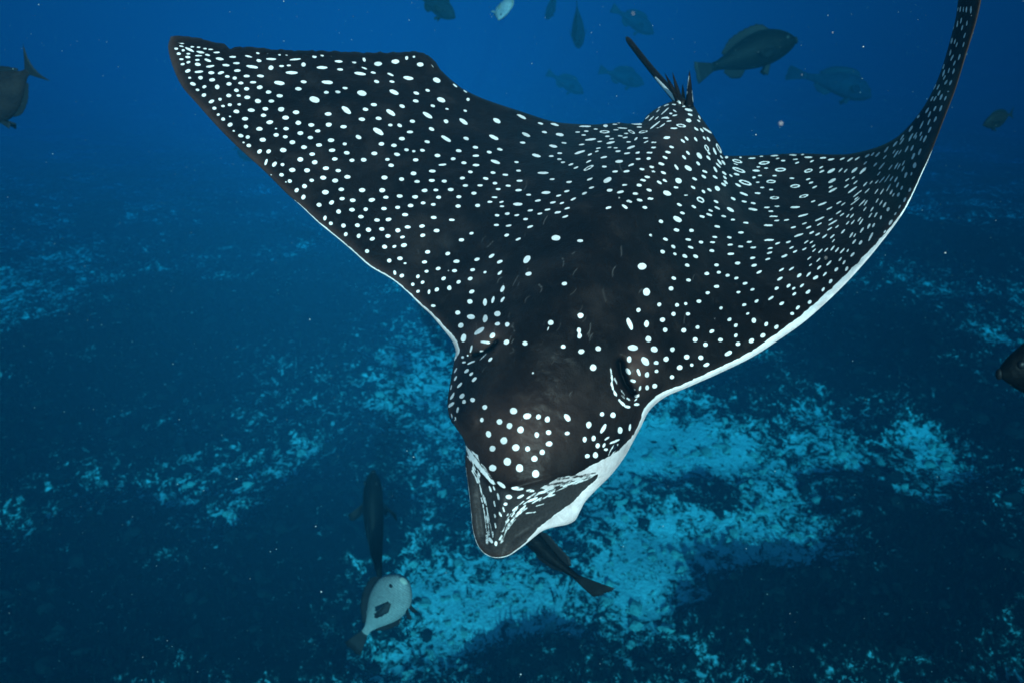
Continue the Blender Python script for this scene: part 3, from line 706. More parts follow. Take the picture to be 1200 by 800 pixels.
SPOTS += blk(900, 160, M6, [
 (50,152,32,8,-3),(75,174,16,6,-10),(119,190,18,9),(195,146,32,8,3),(214,180,20,7,-5),(228,207,18,8,-20),(270,143,14,5),(316,164,32,9),(343,195,18,8,-25),(97,261,44,18,-2,R),(316,269,36,17,-14,R),(51,308,18,8),(186,328,20,8,3),(212,389,40,17,-4,R),
 (314,335,20,8,-18),(337,362,20,9,-18),(364,397,22,9,-25),(279,467,38,14,-14,R),(353,508,20,8,-20),(211,554,40,11,-3),(275,617,44,9,-15),(145,653,22,8,-8),(283,682,22,8,-18),(197,711,24,9,-12),(318,711,25,9,-22),(241,772,40,11,-18),(424,528,40,11,-22),
 (479,563,26,8,-25),(405,645,44,9,-25),(400,687,22,8,-28),(490,649,20,7,-28),(505,675,44,8,-30),(482,722,24,8,-32),(539,705,20,8,-38),(341,752,22,10,-25),(388,765,24,10,-28),(443,780,26,9,-38),(503,781,24,9,-42),(430,169,26,9,-5),(494,180,28,10,-10),
 (415,243,18,8,-32),(420,275,22,9,-25),(494,270,36,16,-28),(501,347,36,16,-28),(490,396,20,8,-25),(507,420,40,11,-28),(580,176,22,8,-25),(641,182,28,9,-32),(566,265,24,7,-45),(607,269,20,7,-45),(675,265,34,14,-42),(742,268,40,14,-45),(620,339,20,7,-32),
 (666,325,18,7,-38),(683,360,22,7,-38),(613,389,24,8,-35),(660,418,46,10,-36),(700,447,44,6,-38),(697,175,25,8,-35),(554,517,24,7,-30),(587,530,24,7,-35),(680,510,50,6,-38),(690,485,22,6,-38),(551,595,26,7,-32),(578,612,22,7,-35),(624,620,20,7,-48),
 (656,622,24,8,-48),(653,568,20,5,-45),(735,520,38,7,-46),(763,520,26,8,-55),(757,568,22,7,-55),(760,373,26,8,-48),(806,360,18,6,-48),(775,425,28,6,-45),(775,152,24,10,-35),(818,139,20,8,-45),(857,142,28,10,-45),(760,209,18,7,-42),(838,221,22,9,-48),
 (888,233,38,9,-50),(866,292,20,7,-50),(913,163,22,7,-50),(924,104,30,9,-52),(890,340,36,7,-50),(850,355,20,6,-48),(930,330,42,5,-55),(957,243,26,7,-55),(1002,232,34,8,-60),(1022,235,30,6,-62),(1000,138,36,8,-55),(985,120,20,6,-55),(994,60,30,10,-52),
 (1045,40,34,8,-55),(1030,125,24,6,-55),(1083,100,30,8,-62),(1058,210,26,7,-62),(1055,255,26,8,-62),(1076,303,26,13,-68),(1120,293,16,9,-70),(1000,337,26,10,-62),(965,330,24,7,-58),(942,400,36,7,-60),(962,436,24,9,-62),(1012,380,24,10,-65),
 (1045,402,20,10,-65),(980,458,18,8,-55),(1018,455,20,12,-62),(890,433,30,6,-58),(848,430,26,6,-55),(853,502,22,7,-58),(882,520,26,7,-60),(911,535,26,11,-60),(938,571,20,14,-65),(812,570,24,8,-55),(842,613,24,9,-58),(800,617,24,8,-55),(788,702,24,11,-60),
 (825,694,20,11,-60),(734,732,28,10,-56),(727,668,30,8,-56),(714,648,24,7,-52),(662,672,24,8,-50),(622,677,20,7,-48),(586,743,24,9,-48),(650,772,26,9,-56),(677,774,18,7,-55),(882,634,18,10,-75),(1135,157,28,10,-62),(1125,92,28,8,-64),(1145,225,26,14,-70),
 (1183,122,28,10,-72),(1110,20,24,8,-62),(1155,8,20,6,-64),(1108,418,20,12,-65),(1068,495,22,12,-62),(1028,550,18,10,-58),(958,672,26,14,-58),(995,605,16,8,-58),(912,745,16,8,-55),(807,775,30,11,-62)])
SPOTS += blk(740, 310, M6, [
 (308,188,23,20,10),(118,215,31,36),(217,313,19,19),(355,317,19,18),(424,306,16,15),(328,387,20,20),(441,386,20,16),(526,288,23,18),(596,222,19,15),(665,172,23,15),(888,148,22,13,-10),(837,216,19,12,-5),(945,196,20,12,-18),(881,315,21,15,-18),
 (977,287,21,14,-35),(1090,263,27,14,-32),(1135,187,21,14,-25),(1175,304,23,15,-28),(700,340,17,16),(908,384,16,11,-25),(55,357,20,20,30),(118,464,22,32),(242,432,24,21),(263,511,22,22),(408,513,22,21),(516,490,18,18),(628,521,22,19,-25),(766,429,20,17,-25),
 (816,475,20,16,-40),(956,437,21,26),(1053,466,22,16,-60),(1132,488,22,18,-40),(816,553,19,18,-50),(833,619,21,18),(937,595,25,21,-30),(1027,553,24,20,-30),(498,585,21,23),(696,587,22,19),(578,625,20,21),(132,582,27,28),(177,661,31,27,15),(320,661,21,23),
 (431,720,24,23),(541,725,23,22),(271,737,23,24),(193,765,22,19),(757,692,33,20,-28),(587,780,28,18,-20),(471,782,17,17)])
SPOTS += blk(890, 250, M6, [
 (226,225,24,10,-18),(251,269,22,9,-25),(278,299,22,9,-28),(196,334,25,12,-25),(349,281,22,9,-28),(366,225,22,7,-35),(407,226,18,7,-35),(421,258,20,8,-35),(427,290,20,8,-40),(390,351,22,8,-38),(399,404,16,8,-38),(476,295,24,8,-45),(521,286,22,7,-45),
 (572,272,26,8,-52),(578,216,18,7,-48),(606,286,24,10,-52),(647,294,28,9,-48),(690,292,16,6,-60),(727,323,24,13,-48),(460,366,24,9,-45),(543,390,28,11,-45),(466,425,24,11,-45),(631,360,20,9,-52),(661,384,20,11,-58),(600,440,22,13,-48),(681,434,22,13,-62),
 (250,434,25,10,-32),(310,486,23,14,-40),(384,478,28,11,-48),(438,503,27,16,-30),(510,477,22,11,-48),(556,531,21,15,-55),(227,567,22,15,-42),(267,588,18,11,-40),(332,565,22,12,-38),(272,630,20,12,-38),(380,614,25,16,-42),(498,595,20,13,-60),(392,694,20,17,-35),
 (300,737,22,16,-45),(255,784,18,16),(740,222,24,11,-52),(790,230,22,13,-55),(867,190,34,10,-62)])
SPOTS += blk(1020, 60, 0.175, [
 (594,42,24,8,-72),(547,45,24,8,-65),(562,82,20,8,-68),(556,137,22,9,-72),(525,132,20,7,-72),(490,150,26,8,-72),(495,178,18,7,-65),(506,210,20,9,-58),(537,213,20,9,-65),(430,240,22,7,-62),(454,242,22,8,-62),(460,282,22,8,-65),(412,320,20,8,-60),
 (432,320,20,7,-60),(474,308,24,9,-65),(502,318,18,7,-65),(380,398,24,9,-60),(432,386,20,9,-65),(472,384,24,10,-68),(395,425,24,8,-65),(392,476,24,8,-65),(434,458,22,9,-65),(343,495,30,7,-65),(320,440,14,8,-50),(270,522,26,10,-60),(397,528,24,10,-65),
 (338,555,18,7,-65),(522,272,8,6),(490,105,18,7,-75),(535,15,20,7,-70),(300,565,26,7,-58),(272,572,28,8,-55),(212,580,24,7,-58),(365,588,28,10,-65),(340,585,20,7,-65),(330,675,26,11,-68),(287,705,26,11,-65),(280,650,22,8,-65),(296,765,22,15,-75)])
SPOTS += blk(1080, 0, 0.125, [
 (362,90,30,9,-82),(392,92,28,8,-84),(420,92,30,9,-84),(462,95,38,13,-85),(340,90,20,5,-82),(370,195,30,10,-78),(425,220,26,9,-80),(335,225,34,9,-80),(380,262,28,9,-75),(295,265,30,7,-75),(402,335,28,9,-70),(282,385,30,10,-75),(312,390,28,8,-72),
 (330,420,26,9,-72),(393,420,28,10,-75),(270,490,26,9,-75),(352,540,28,10,-70),(420,-40,30,10,-82),(470,-60,30,10,-82),(520,-140,30,10,-84),(450,-160,30,9,-84),(500,-240,30,9,-84)])
SPOTS += blk(520, 350, M6, [
 (109,110,23,21),(213,143,34,24,8),(324,156,34,23,-82),(419,118,28,26),(134,210,25,23,-25),(495,201,22,20,-35),(419,197,24,18,-10),(278,252,50,24,-35),(380,287,28,24,-45),(156,306,35,25,-75),(325,340,42,16,8),(490,337,26,22,-25),(635,349,23,20),
 (214,390,34,12,-75),(147,455,14,14),(187,442,8,8),(300,410,22,12,10),(157,495,18,10,-5),(213,497,36,9,-25),(345,415,90,4,-45),(363,474,24,14,-45),(92,558,24,8,-60),(178,563,24,14,-38),(216,585,20,12,-45),(238,628,26,15,-42),(92,620,22,11,-60),
 (123,674,30,15,-48),(58,690,22,8,-75),(66,757,34,12,-60),(140,757,26,16,-42),(225,790,20,16),(160,795,14,9),(836,186,25,25),(815,235,18,5,-70),(934,372,21,20),(1067,132,27,26),(1056,245,20,22),(1062,292,21,24),(1058,268,12,14),(1074,411,28,24),(1168,536,27,31),(697,578,9,9)])
SPOTS += blk(660, 350, M6, [
 (273,388,26,24),(520,197,55,25,68),(545,382,44,28,5),(516,472,22,32),(508,566,32,20,55),(590,573,34,18,68),(640,487,42,30,50),(545,640,26,16,15),(655,592,20,26),(730,565,18,16),(655,692,18,23),(715,679,22,24,-10),(600,697,22,12,-75),(555,708,12,10),
 (850,610,20,21),(910,535,24,23),(580,757,20,9,-45),(567,787,16,7,-40),(377,590,60,7,82),(383,680,36,10,75),(407,737,28,12,60),(410,640,32,7,65),(465,728,30,6,55),(468,765,20,6,45),(510,783,20,8,35),(440,790,14,10,50)])
SPOTS += blk(500, 370, 0.25, [
 (165,375,16,11,-45),(175,402,10,10),(215,393,13,13),(120,375,18,8,-60),(115,415,20,10,-40),(145,440,16,8,-75),(118,470,14,5,80),(135,480,10,5,80),(272,427,14,14),(258,487,11,14),(407,444,19,18),(471,469,21,16,-8),(524,472,13,14),(566,484,14,17),
 (659,475,23,15,48),(341,495,15,16),(388,515,15,17),(440,532,17,19),(572,545,15,15),(516,556,13,16),(660,549,14,11),(574,598,18,15,5),(289,553,14,19,-15),(362,584,18,20),(308,620,16,16),(418,616,19,19),(473,622,14,16),(542,638,14,16),(505,667,16,17),
 (378,681,20,21),(310,711,19,18),(435,712,19,23),(511,739,19,22),(822,459,12,13),(873,464,14,16),(760,510,14,18),(828,527,26,13,-62),(907,535,13,19),(953,521,18,7,-85),(740,578,11,16),(783,572,12,16),(802,607,11,14),(831,606,13,8,-70),(753,655,13,13),
 (791,651,14,17),(880,588,30,7,-22),(845,573,14,5,-35),(840,625,12,8),(985,375,14,9,-15),(985,414,15,8),(918,410,22,8,42),(940,425,16,9,10),(880,360,12,6,70)])
SPOTS += blk(500, 500, 0.25, [
 (425,287,32,12,3),(350,270,26,12,35),(300,248,30,12,52),(270,195,30,10,55),(385,327,18,13,5),(370,360,11,10),(335,325,18,7,75),(298,290,16,6,70),(315,285,14,6,70),(345,408,14,6,60),(487,298,22,10),(440,325,18,8,-25),(495,340,28,8,-22),(415,382,18,7,-40),
 (450,380,18,5,-38),(540,305,24,8,-12),(585,320,20,6,-15),(320,415,10,5,80),(318,360,16,5,80),(322,460,14,5,80),(310,500,14,5,85),(345,520,12,5,-60),(380,440,14,5,-55),(405,410,14,5,-50),(380,410,10,5,-60),(360,385,14,4,70),(530,365,22,3,-15),(490,400,26,3,-8),(300,530,18,10,60),(325,545,8,14)])
mark = np.full(PX.shape, 30.0)
for (x, y, a, b, ang, ring) in SPOTS:
    a *= 0.97; b *= 0.90 if a / b < 1.7 else 0.80
    pad = max(a, b) + 6
    box = (np.abs(PX - x) < pad) & (np.abs(PY - y) < pad)
    if not box.any(): continue
    c, s = math.cos(math.radians(ang)), math.sin(math.radians(ang))
    dx, dy = PX[box] - x, PY[box] - y
    u, v = dx * c + dy * s, -dx * s + dy * c
    q = np.sqrt((u / a) ** 2 + (v / b) ** 2) + 1e-6
    g = np.sqrt((u / a ** 2) ** 2 + (v / b ** 2) ** 2) + 1e-6
    f = q * (q - 1) / g
    if ring:
        a2, b2 = a * 0.62, b * 0.42
        q2 = np.sqrt((u / a2) ** 2 + (v / b2) ** 2) + 1e-6
        g2 = np.sqrt((u / a2 ** 2) ** 2 + (v / b2 ** 2) ** 2) + 1e-6
        f = np.maximum(f, -q2 * (q2 - 1) / g2)
    f = f + (0.08 if ring else 0.40) * min(1.0, b / 2.2)
    mark[box] = np.minimum(mark[box], f)
# white of the underside rolled up over the edge: width in pixels along the leading edge
RIM = [((340, 230), 0), ((352, 241), .8), ((374, 262), 1.4), ((433, 312), 1.5), ((478, 343), 1.6), ((505, 369), 2.4), ((521, 388), 3.6), ((530, 401), 5.5), ((534, 412), 4), ((532, 424), 0), ((545, 538), 0), ((546, 550), .4), ((552, 600), .35), ((559, 637), .5), ((567.5, 648), .7), ((580, 653), .7), ((595, 651), .9), ((612, 640), 1.4), ((635, 622), 2), ((674, 609), 1),
       ((717, 555), 0), ((742, 517), 4), ((751, 500), 5), ((760, 482), 8), ((772, 470), 9.5), ((800, 456), 8.5), ((841, 438), 8.5), ((880, 419), 9.5), ((910, 400), 10.5), ((940, 379), 11.5), ((970, 353), 12),
       ((1000, 323), 10), ((1030, 288), 6), ((1045, 268), 3.5), ((1060, 247), 2.6), ((1081, 203), 1.6), ((1091, 180), .5), ((1105, 144), 0), ((1152, -70), 0)]
ri = [0] + [int(np.argmin(((dense[0] - np.array(p)) ** 2).sum(1))) for p, _ in RIM]
rw = [0] + [wv for _, wv in RIM]
width = np.interp(il, ri, rw) * np.where(dense[0][il][..., 0] > 745, 0.70, 1.0)
rag = 1.6 * (fbm(PX / 7.0, PY / 7.0, 3, 15) - 0.5) * np.clip(width / 6, 0, 1) * 2
mark = np.minimum(mark, np.where(width > 0.3, dl - width + rag, 30))
def z4(pts, ox=500, oy=500): return [(ox + x / 4.0, oy + y / 4.0) for x, y in pts]
W1 = poly_sdf(z4([(535, 285), (575, 262), (620, 238), (690, 226), (760, 186), (840, 146), (900, 110), (960, 50), (1000, -20), (1060, -20), (990, 100), (900, 240), (800, 320), (740, 390), (705, 450), (640, 470), (570, 495),
                  (480, 565), (420, 600), (400, 598), (440, 565), (520, 475), (600, 412), (690, 345), (740, 295), (800, 240), (800, 224), (740, 234), (650, 260), (560, 292)]))
W2 = poly_sdf(z4([(176, 80), (215, 112), (240, 132), (245, 165), (290, 215), (325, 270), (300, 262), (250, 205), (200, 150)]))
rag2 = 1.2 * (fbm(PX / 5.0, PY / 5.0, 3, 25) - 0.5) * 2
mark = np.minimum(mark, np.minimum(W1, W2) + rag2)
under = np.clip(np.maximum(sstep(2.0, -2.0, W1), np.where(width > 2.0, sstep(width * 0.9 + 1, width * 0.3, dl), 0)), 0, 1)
# fine pale streaks of the bill between the marks, running along its furrows
def streak(p0, pc, p1, a0, a1, wd):
    global mark
    u = np.linspace(a0, a1, 4)
    pts = [((1 - k) ** 2 * p0[0] + 2 * k * (1 - k) * pc[0] + k * k * p1[0], (1 - k) ** 2 * p0[1] + 2 * k * (1 - k) * pc[1] + k * k * p1[1]) for k in u]
    mark = np.minimum(mark, poly_dist(pts) - wd)
for q in range(130):
    k = rng.random(); a0 = rng.uniform(0, .93); a1 = min(1, a0 + rng.uniform(.03, .10)); wd = rng.uniform(0.2, 0.75) * (1 - 0.4 * a0)
    if q % 5 < 3:      # from the corner of the mouth along the upper lip and down the ridge
        streak((702 - 8 * k, 556 + 3 * k), (600 - 4 * k, 566 + 26 * k), (583 + 6 * k, 634 + 4 * k), a0, a1, wd)
    else:
        streak((547 + 3 * k, 530 + 14 * k), (572 - 2 * k, 560 + 24 * k), (578 - 8 * k, 634 + 3 * k), a0, a1, wd)
def dark_streak(p0, pc, p1, a0, a1, wd):
    global mark
    u = np.linspace(a0, a1, 4)
    pts = [((1 - k) ** 2 * p0[0] + 2 * k * (1 - k) * pc[0] + k * k * p1[0], (1 - k) ** 2 * p0[1] + 2 * k * (1 - k) * pc[1] + k * k * p1[1]) for k in u]
    mark = np.maximum(mark, wd - poly_dist(pts))
for q in range(60):
    k = rng.random(); a0 = rng.uniform(0, .9); a1 = a0 + rng.uniform(.05, .16); wd = rng.uniform(0.25, 0.6)
    if q % 3:
        dark_streak((700, 553 + 5 * k), (650, 560 + 8 * k), (606, 568 + 10 * k), a0, min(a1, 1), wd)
    else:
        dark_streak((547 + 4 * k, 522 + 6 * k), (562 + 3 * k, 540 + 6 * k), (582, 566 + 4 * k), a0, min(a1, 1), wd)
for p in ([(720, 521), (716, 526), (713, 533)], [(724, 520), (721, 527), (716, 534)]):
    mark = np.minimum(mark, poly_dist(p) - 0.45)
# the rear edge of the outstretched wing is a plain black band
band = np.where((PX < 525) & (PX > 204), 7.0 - dt_, -30)
mark = np.maximum(mark, np.where(PX < 268, band + 1.5, band - 1.5))
# nothing white inside the slits
mark = np.maximum(mark, 4.0 - poly_dist(slit_r)); mark = np.maximum(mark, 2.4 - poly_dist(slit_l))
black = np.maximum(sstep(5.5, 3.0, poly_dist(slit_r)), sstep(4.0, 2.0, poly_dist(slit_l)))
mm_per_px = D / FPX * 1000.0
mark_mm = mark * mm_per_px
brown = 0.8 * gauss(600, 515, 50, 40) + 1.3 * gauss(748, 430, 15, 22) + 1.2 * gauss(566, 395, 20, 16) + 0.2 * gauss(640, 480, 90, 50) + 0.55 * np.exp(-(dl / 7.0) ** 2) + 0.25 * gauss(800, 160, 40, 40)
grey = sstep(1.0, -6.0, bill)
for (x, y, r_, k_) in ((523, 285, 9, .5), (630, 338, 5, .25), (640, 415, 12, .25), (600, 362, 8, .2), (890, 425, 6, .3), (470, 320, 10, .25), (365, 95, 9, .25), (850, 225, 6, .4), (400, 200, 14, .2), (560, 330, 12, .2), (705, 420, 16, .22), (660, 540, 14, .25)):
    grey = np.maximum(grey, k_ * gauss(x, y, r_, r_ * .85))
scratch = np.zeros(PX.shape)
for q in range(46):                                   # short pale scratches on the back and head
    x = rng.normal(660, 65); y = rng.normal(350, 60); a = math.radians(rng.normal(112, 20)); L = rng.uniform(2, 7); bend = rng.normal(0, 1.6)
    pts = [(x + math.cos(a) * L * u + math.sin(a) * bend * (u * u), y + math.sin(a) * L * u - math.cos(a) * bend * (u * u)) for u in np.linspace(-1, 1, 5)]
    lx0 = (np.abs(PX - x) < 20) & (np.abs(PY - y) < 20)
    if not lx0.any(): continue
    sd = poly_dist(pts)
    scratch = np.maximum(scratch, np.exp(-(sd / 0.42) ** 2) * rng.uniform(0.05, 0.38))

def bfill(v, fill): return np.concatenate([v.ravel(), np.full(bot.size // 3, fill)])
skin = skin_material()
body_me = mesh_np('eagle_ray_body', verts, [ftop, fbot, e0, e1], skin)
add_attr(body_me, 'mark', bfill(mark_mm, -10.0))
add_attr(body_me, 'brown', bfill(np.clip(brown, 0, 1), 0))
add_attr(body_me, 'grey', bfill(grey, 0))
add_attr(body_me, 'scratch', bfill(scratch, 0))
add_attr(body_me, 'black', bfill(black, 0))
add_attr(body_me, 'under', bfill(under, 0.6))

ray_o = empty('eagle_ray')
tag(ray_o, 'large black eagle ray covered in white spots swimming above the sea floor', 'ray')
body_o = link('body', body_me, ray_o)

def tube(path, rad, nseg=14, flat=1.0):
    path = np.array(path, float); n = len(path)
    T = np.gradient(path, axis=0); T /= np.linalg.norm(T, axis=1)[:, None]
    up = np.array((0.2, 0.1, 1.0))
    B = np.cross(T, up); B /= np.linalg.norm(B, axis=1)[:, None]
    Nn = np.cross(B, T)
    a = np.linspace(0, 2 * np.pi, nseg, endpoint=False)
    ring = np.cos(a)[None, :, None] * B[:, None, :] + flat * np.sin(a)[None, :, None] * Nn[:, None, :]
    v = path[:, None, :] + ring * np.asarray(rad)[:, None, None]
    v = v.reshape(-1, 3)
    i = np.arange(n - 1)[:, None] * nseg; j = np.arange(nseg)[None]; k = (np.arange(nseg)[None] + 1) % nseg
    f = np.stack([i + j, i + k, i + nseg + k, i + nseg + j], -1).reshape(-1, 4)
    v = np.vstack([v, path[:1], path[-1:]])
    c0 = len(v) - 2
    jj_ = np.arange(nseg); kk = (jj_ + 1) % nseg
    f2 = np.concatenate([np.stack([np.full(nseg, c0), kk, jj_], -1), np.stack([np.full(nseg, c0 + 1), (n - 1) * nseg + jj_, (n - 1) * nseg + kk], -1)])
    return v, [f, f2]

def px_of(v):
    d = (v - CAMP) @ F_
    return 600 + FPX * ((v - CAMP) @ R_) / d, 400 - FPX * ((v - CAMP) @ U_) / d, d
def skin_part(name, v, f, parent, mark_fn=None):
    me = mesh_np('eagle_ray_' + name, v, f, skin)
    x, y, d = px_of(v)
    add_attr(me, 'mark', (mark_fn(x, y) if mark_fn else np.full(len(v), 20.0)) * d / FPX * 1000)
    for k in ('brown', 'grey', 'scratch', 'black', 'under'): add_attr(me, k, np.zeros(len(v)))
    return link(name, me, parent)
def sd2(x, y, ax, ay, bx, by):
    dx, dy = bx - ax, by - ay
    u = np.clip(((x - ax) * dx + (y - ay) * dy) / (dx * dx + dy * dy), 0, 1)
    return np.hypot(x - ax - u * dx, y - ay - u * dy)
# tail stump
u = np.linspace(0, 1, 60)
tx = 801 + (734 - 801) * u + 0.5 * np.sin(np.pi * u); ty = 124 + (44 - 124) * u + 3 * np.sin(np.pi * u); td = 1.20 + 0.20 * u
path = at(tx, ty, td)
rad = np.interp(u, [0, .08, .3, .6, .93, .975, 1], [.0090, .0082, .0068, .0058, .0056, .0045, .0018])
v, f = tube(path, rad, 28)
tail = skin_part('tail', v, f, ray_o, lambda x, y: sd2(x, y, 768, 91, 796, 122) - np.interp(y, [88, 100, 118], [0.8, 1.8, 2.4]))
# stinging spines and the small dorsal fin at the root of the tail
def blade(tip, base, w_px, d0, d1, n=14):
    """flat pointed blade with a lens-shaped section"""
    u = np.linspace(0, 1, n)
    x = base[0] + (tip[0] - base[0]) * u; y = base[1] + (tip[1] - base[1]) * u; d = d0 + (d1 - d0) * u
    L = math.hypot(tip[0] - base[0], tip[1] - base[1]); nx, ny = -(tip[1] - base[1]) / L, (tip[0] - base[0]) / L
    wv = w_px * (1 - u) ** 0.8 + 0.15
    rows = [at(x - nx * wv, y - ny * wv, d), at(x, y, d - 0.0035 * (1 - u)), at(x + nx * wv, y + ny * wv, d), at(x, y, d + 0.0035 * (1 - u) + .0004)]
    v = np.stack(rows, 1).reshape(-1, 3)
    i = np.arange(n - 1)[:, None] * 4; j = np.arange(4)[None]; k = (j + 1) % 4
    f = np.stack([i + j, i + k, i + 4 + k, i + 4 + j], -1).reshape(-1, 4)
    return v, [f, np.array([(0, 3, 2, 1)]), np.array([(4 * n - 4, 4 * n - 3, 4 * n - 2, 4 * n - 1)])]
for tip, base, wp in (((779, 86), (795, 118), 3.6), ((788, 85), (797, 118), 3.4), ((800, 99), (801, 120), 3.0)):
    v, f = blade(tip, base, wp, 1.205, 1.23)
    skin_part('spine', v, f, ray_o)
v, f = blade((808, 83), (808, 126), 5.0, 1.19, 1.21)
skin_part('dorsal_fin', v, f, ray_o, lambda x, y: np.minimum(sd2(x, y, 806.5, 90, 805.5, 108) - 0.9, np.minimum(sd2(x, y, 805.5, 108, 799, 119) - 0.9, sd2(x, y, 811.5, 104, 812.5, 120) - .6)))
# eyes
def ellipsoid(c, r, axes, nu=12, nv=18):
    th = np.linspace(0, np.pi, nu); ph = np.linspace(0, 2 * np.pi, nv, endpoint=False)
    l = np.stack([np.outer(np.sin(th), np.cos(ph)), np.outer(np.sin(th), np.sin(ph)), np.outer(np.cos(th), np.ones(nv))], -1) * np.array(r)
    v = c + l.reshape(-1, 3) @ np.array(axes)
    i = np.arange(nu - 1)[:, None] * nv; j = np.arange(nv)[None]; k = (j + 1) % nv
    return v, np.stack([i + j, i + nv + j, i + nv + k, i + k], -1).reshape(-1, 4)
eye_mat = plain('ray_eye', (0.006, 0.006, 0.008), 0.15, 0.5)
for (x, y, dz, rp) in ((719, 525, .004, 4.6), (533, 492, .004, 4.0)):
    k = int(np.argmin((PX - x) ** 2 + (PY - y) ** 2)); c = top.reshape(-1, 3)[k]
    d = D.ravel()[k]; r_ = rp * d / FPX
    v, f = ellipsoid(c + F_ * 0.003, (r_ * 1.3, r_, r_), [R_ * .8 + U_ * .6, -R_ * .6 + U_ * .8, F_])
    link('eye', mesh_np('eagle_ray_eye', v, f, eye_mat), ray_o)
# ------------------------------------------------------------------ fish
SHAPES = {
    # stations along the body from snout (0) to tail root (1): top, bottom and half width as fractions of the body length
    'oval': dict(x=[0, .04, .12, .25, .42, .6, .75, .87, .95, 1], t=[.01, .07, .15, .225, .25, .225, .155, .08, .04, .038], b=[.015, .05, .12, .20, .25, .235, .165, .085, .042, .038],
                 w=[.01, .04, .07, .095, .105, .09, .062, .035, .02, .014], tail='lunate', dors=(.22, .88, .085), anal=(.48, .88, .05)),
    'deep': dict(x=[0, .05, .15, .3, .45, .6, .75, .87, .95, 1], t=[.012, .075, .15, .205, .21, .18, .125, .075, .052, .05], b=[.02, .07, .125, .165, .17, .15, .11, .07, .052, .05],
                 w=[.012, .06, .095, .115, .115, .095, .065, .04, .025, .018], tail='fan', dors=(.26, .84, .095), anal=(.62, .86, .09)),
    'parrot': dict(x=[0, .04, .12, .25, .42, .6, .75, .87, .95, 1], t=[.03, .10, .17, .235, .25, .22, .15, .085, .05, .048], b=[.03, .09, .15, .22, .25, .225, .155, .085, .05, .048],
                 w=[.02, .07, .11, .14, .145, .12, .08, .045, .026, .018], tail='fan', dors=(.22, .9, .10), anal=(.55, .88, .06)),
    'slim': dict(x=[0, .05, .15, .3, .45, .6, .75, .87, .95, 1], t=[.01, .045, .08, .105, .105, .09, .068, .048, .038, .036], b=[.012, .045, .08, .10, .10, .088, .066, .046, .036, .034],
                 w=[.012, .055, .085, .10, .098, .084, .062, .042, .03, .022], tail='fan', dors=(.42, .84, .06), anal=(.6, .86, .05)),
}
def fin_sheet(base, edge, thick, n=16, m=5, serr=0.0):
    """a fin between a base line and an outer line: two faces meeting in a thin rim"""
    base = np.array(base, float); edge = np.array(edge, float)
    def res(p):
        d = np.concatenate(([0], np.cumsum(np.linalg.norm(np.diff(p, axis=0), axis=1)))); d /= d[-1]
        u = np.linspace(0, 1, n)
        return np.stack([np.interp(u, d, p[:, k]) for k in range(3)], -1)
    B, E = res(base), res(edge)
    if serr:
        E = E + (E - B) * (serr * (np.arange(n) % 2))[:, None] * -1
    s = np.linspace(0, 1, m)
    G = B[:, None] * (1 - s)[None, :, None] + E[:, None] * s[None, :, None]
    du = np.gradient(G, axis=0); dv = np.gradient(G, axis=1)
    nn = np.cross(du, dv); nn /= np.linalg.norm(nn, axis=-1)[..., None] + 1e-9
    th = thick * (1 - 0.85 * s)[None, :, None] * (0.75 + 0.25 * (np.arange(n) % 2))[:, None, None]
    v = np.concatenate([(G + nn * th).reshape(-1, 3), (G - nn * th).reshape(-1, 3)])
    f = [grid_faces(n, m, 0), grid_faces(n, m, n * m, flip=True)]
    idx = np.arange(n * m).reshape(n, m)
    loop = np.concatenate([idx[:-1, 0], idx[-1, :-1], idx[:0:-1, -1], idx[0, :0:-1]])
    l2 = np.roll(loop, -1)
    f.append(np.stack([loop, loop + n * m, l2 + n * m, l2], -1)[:, ::-1])
    return v, f

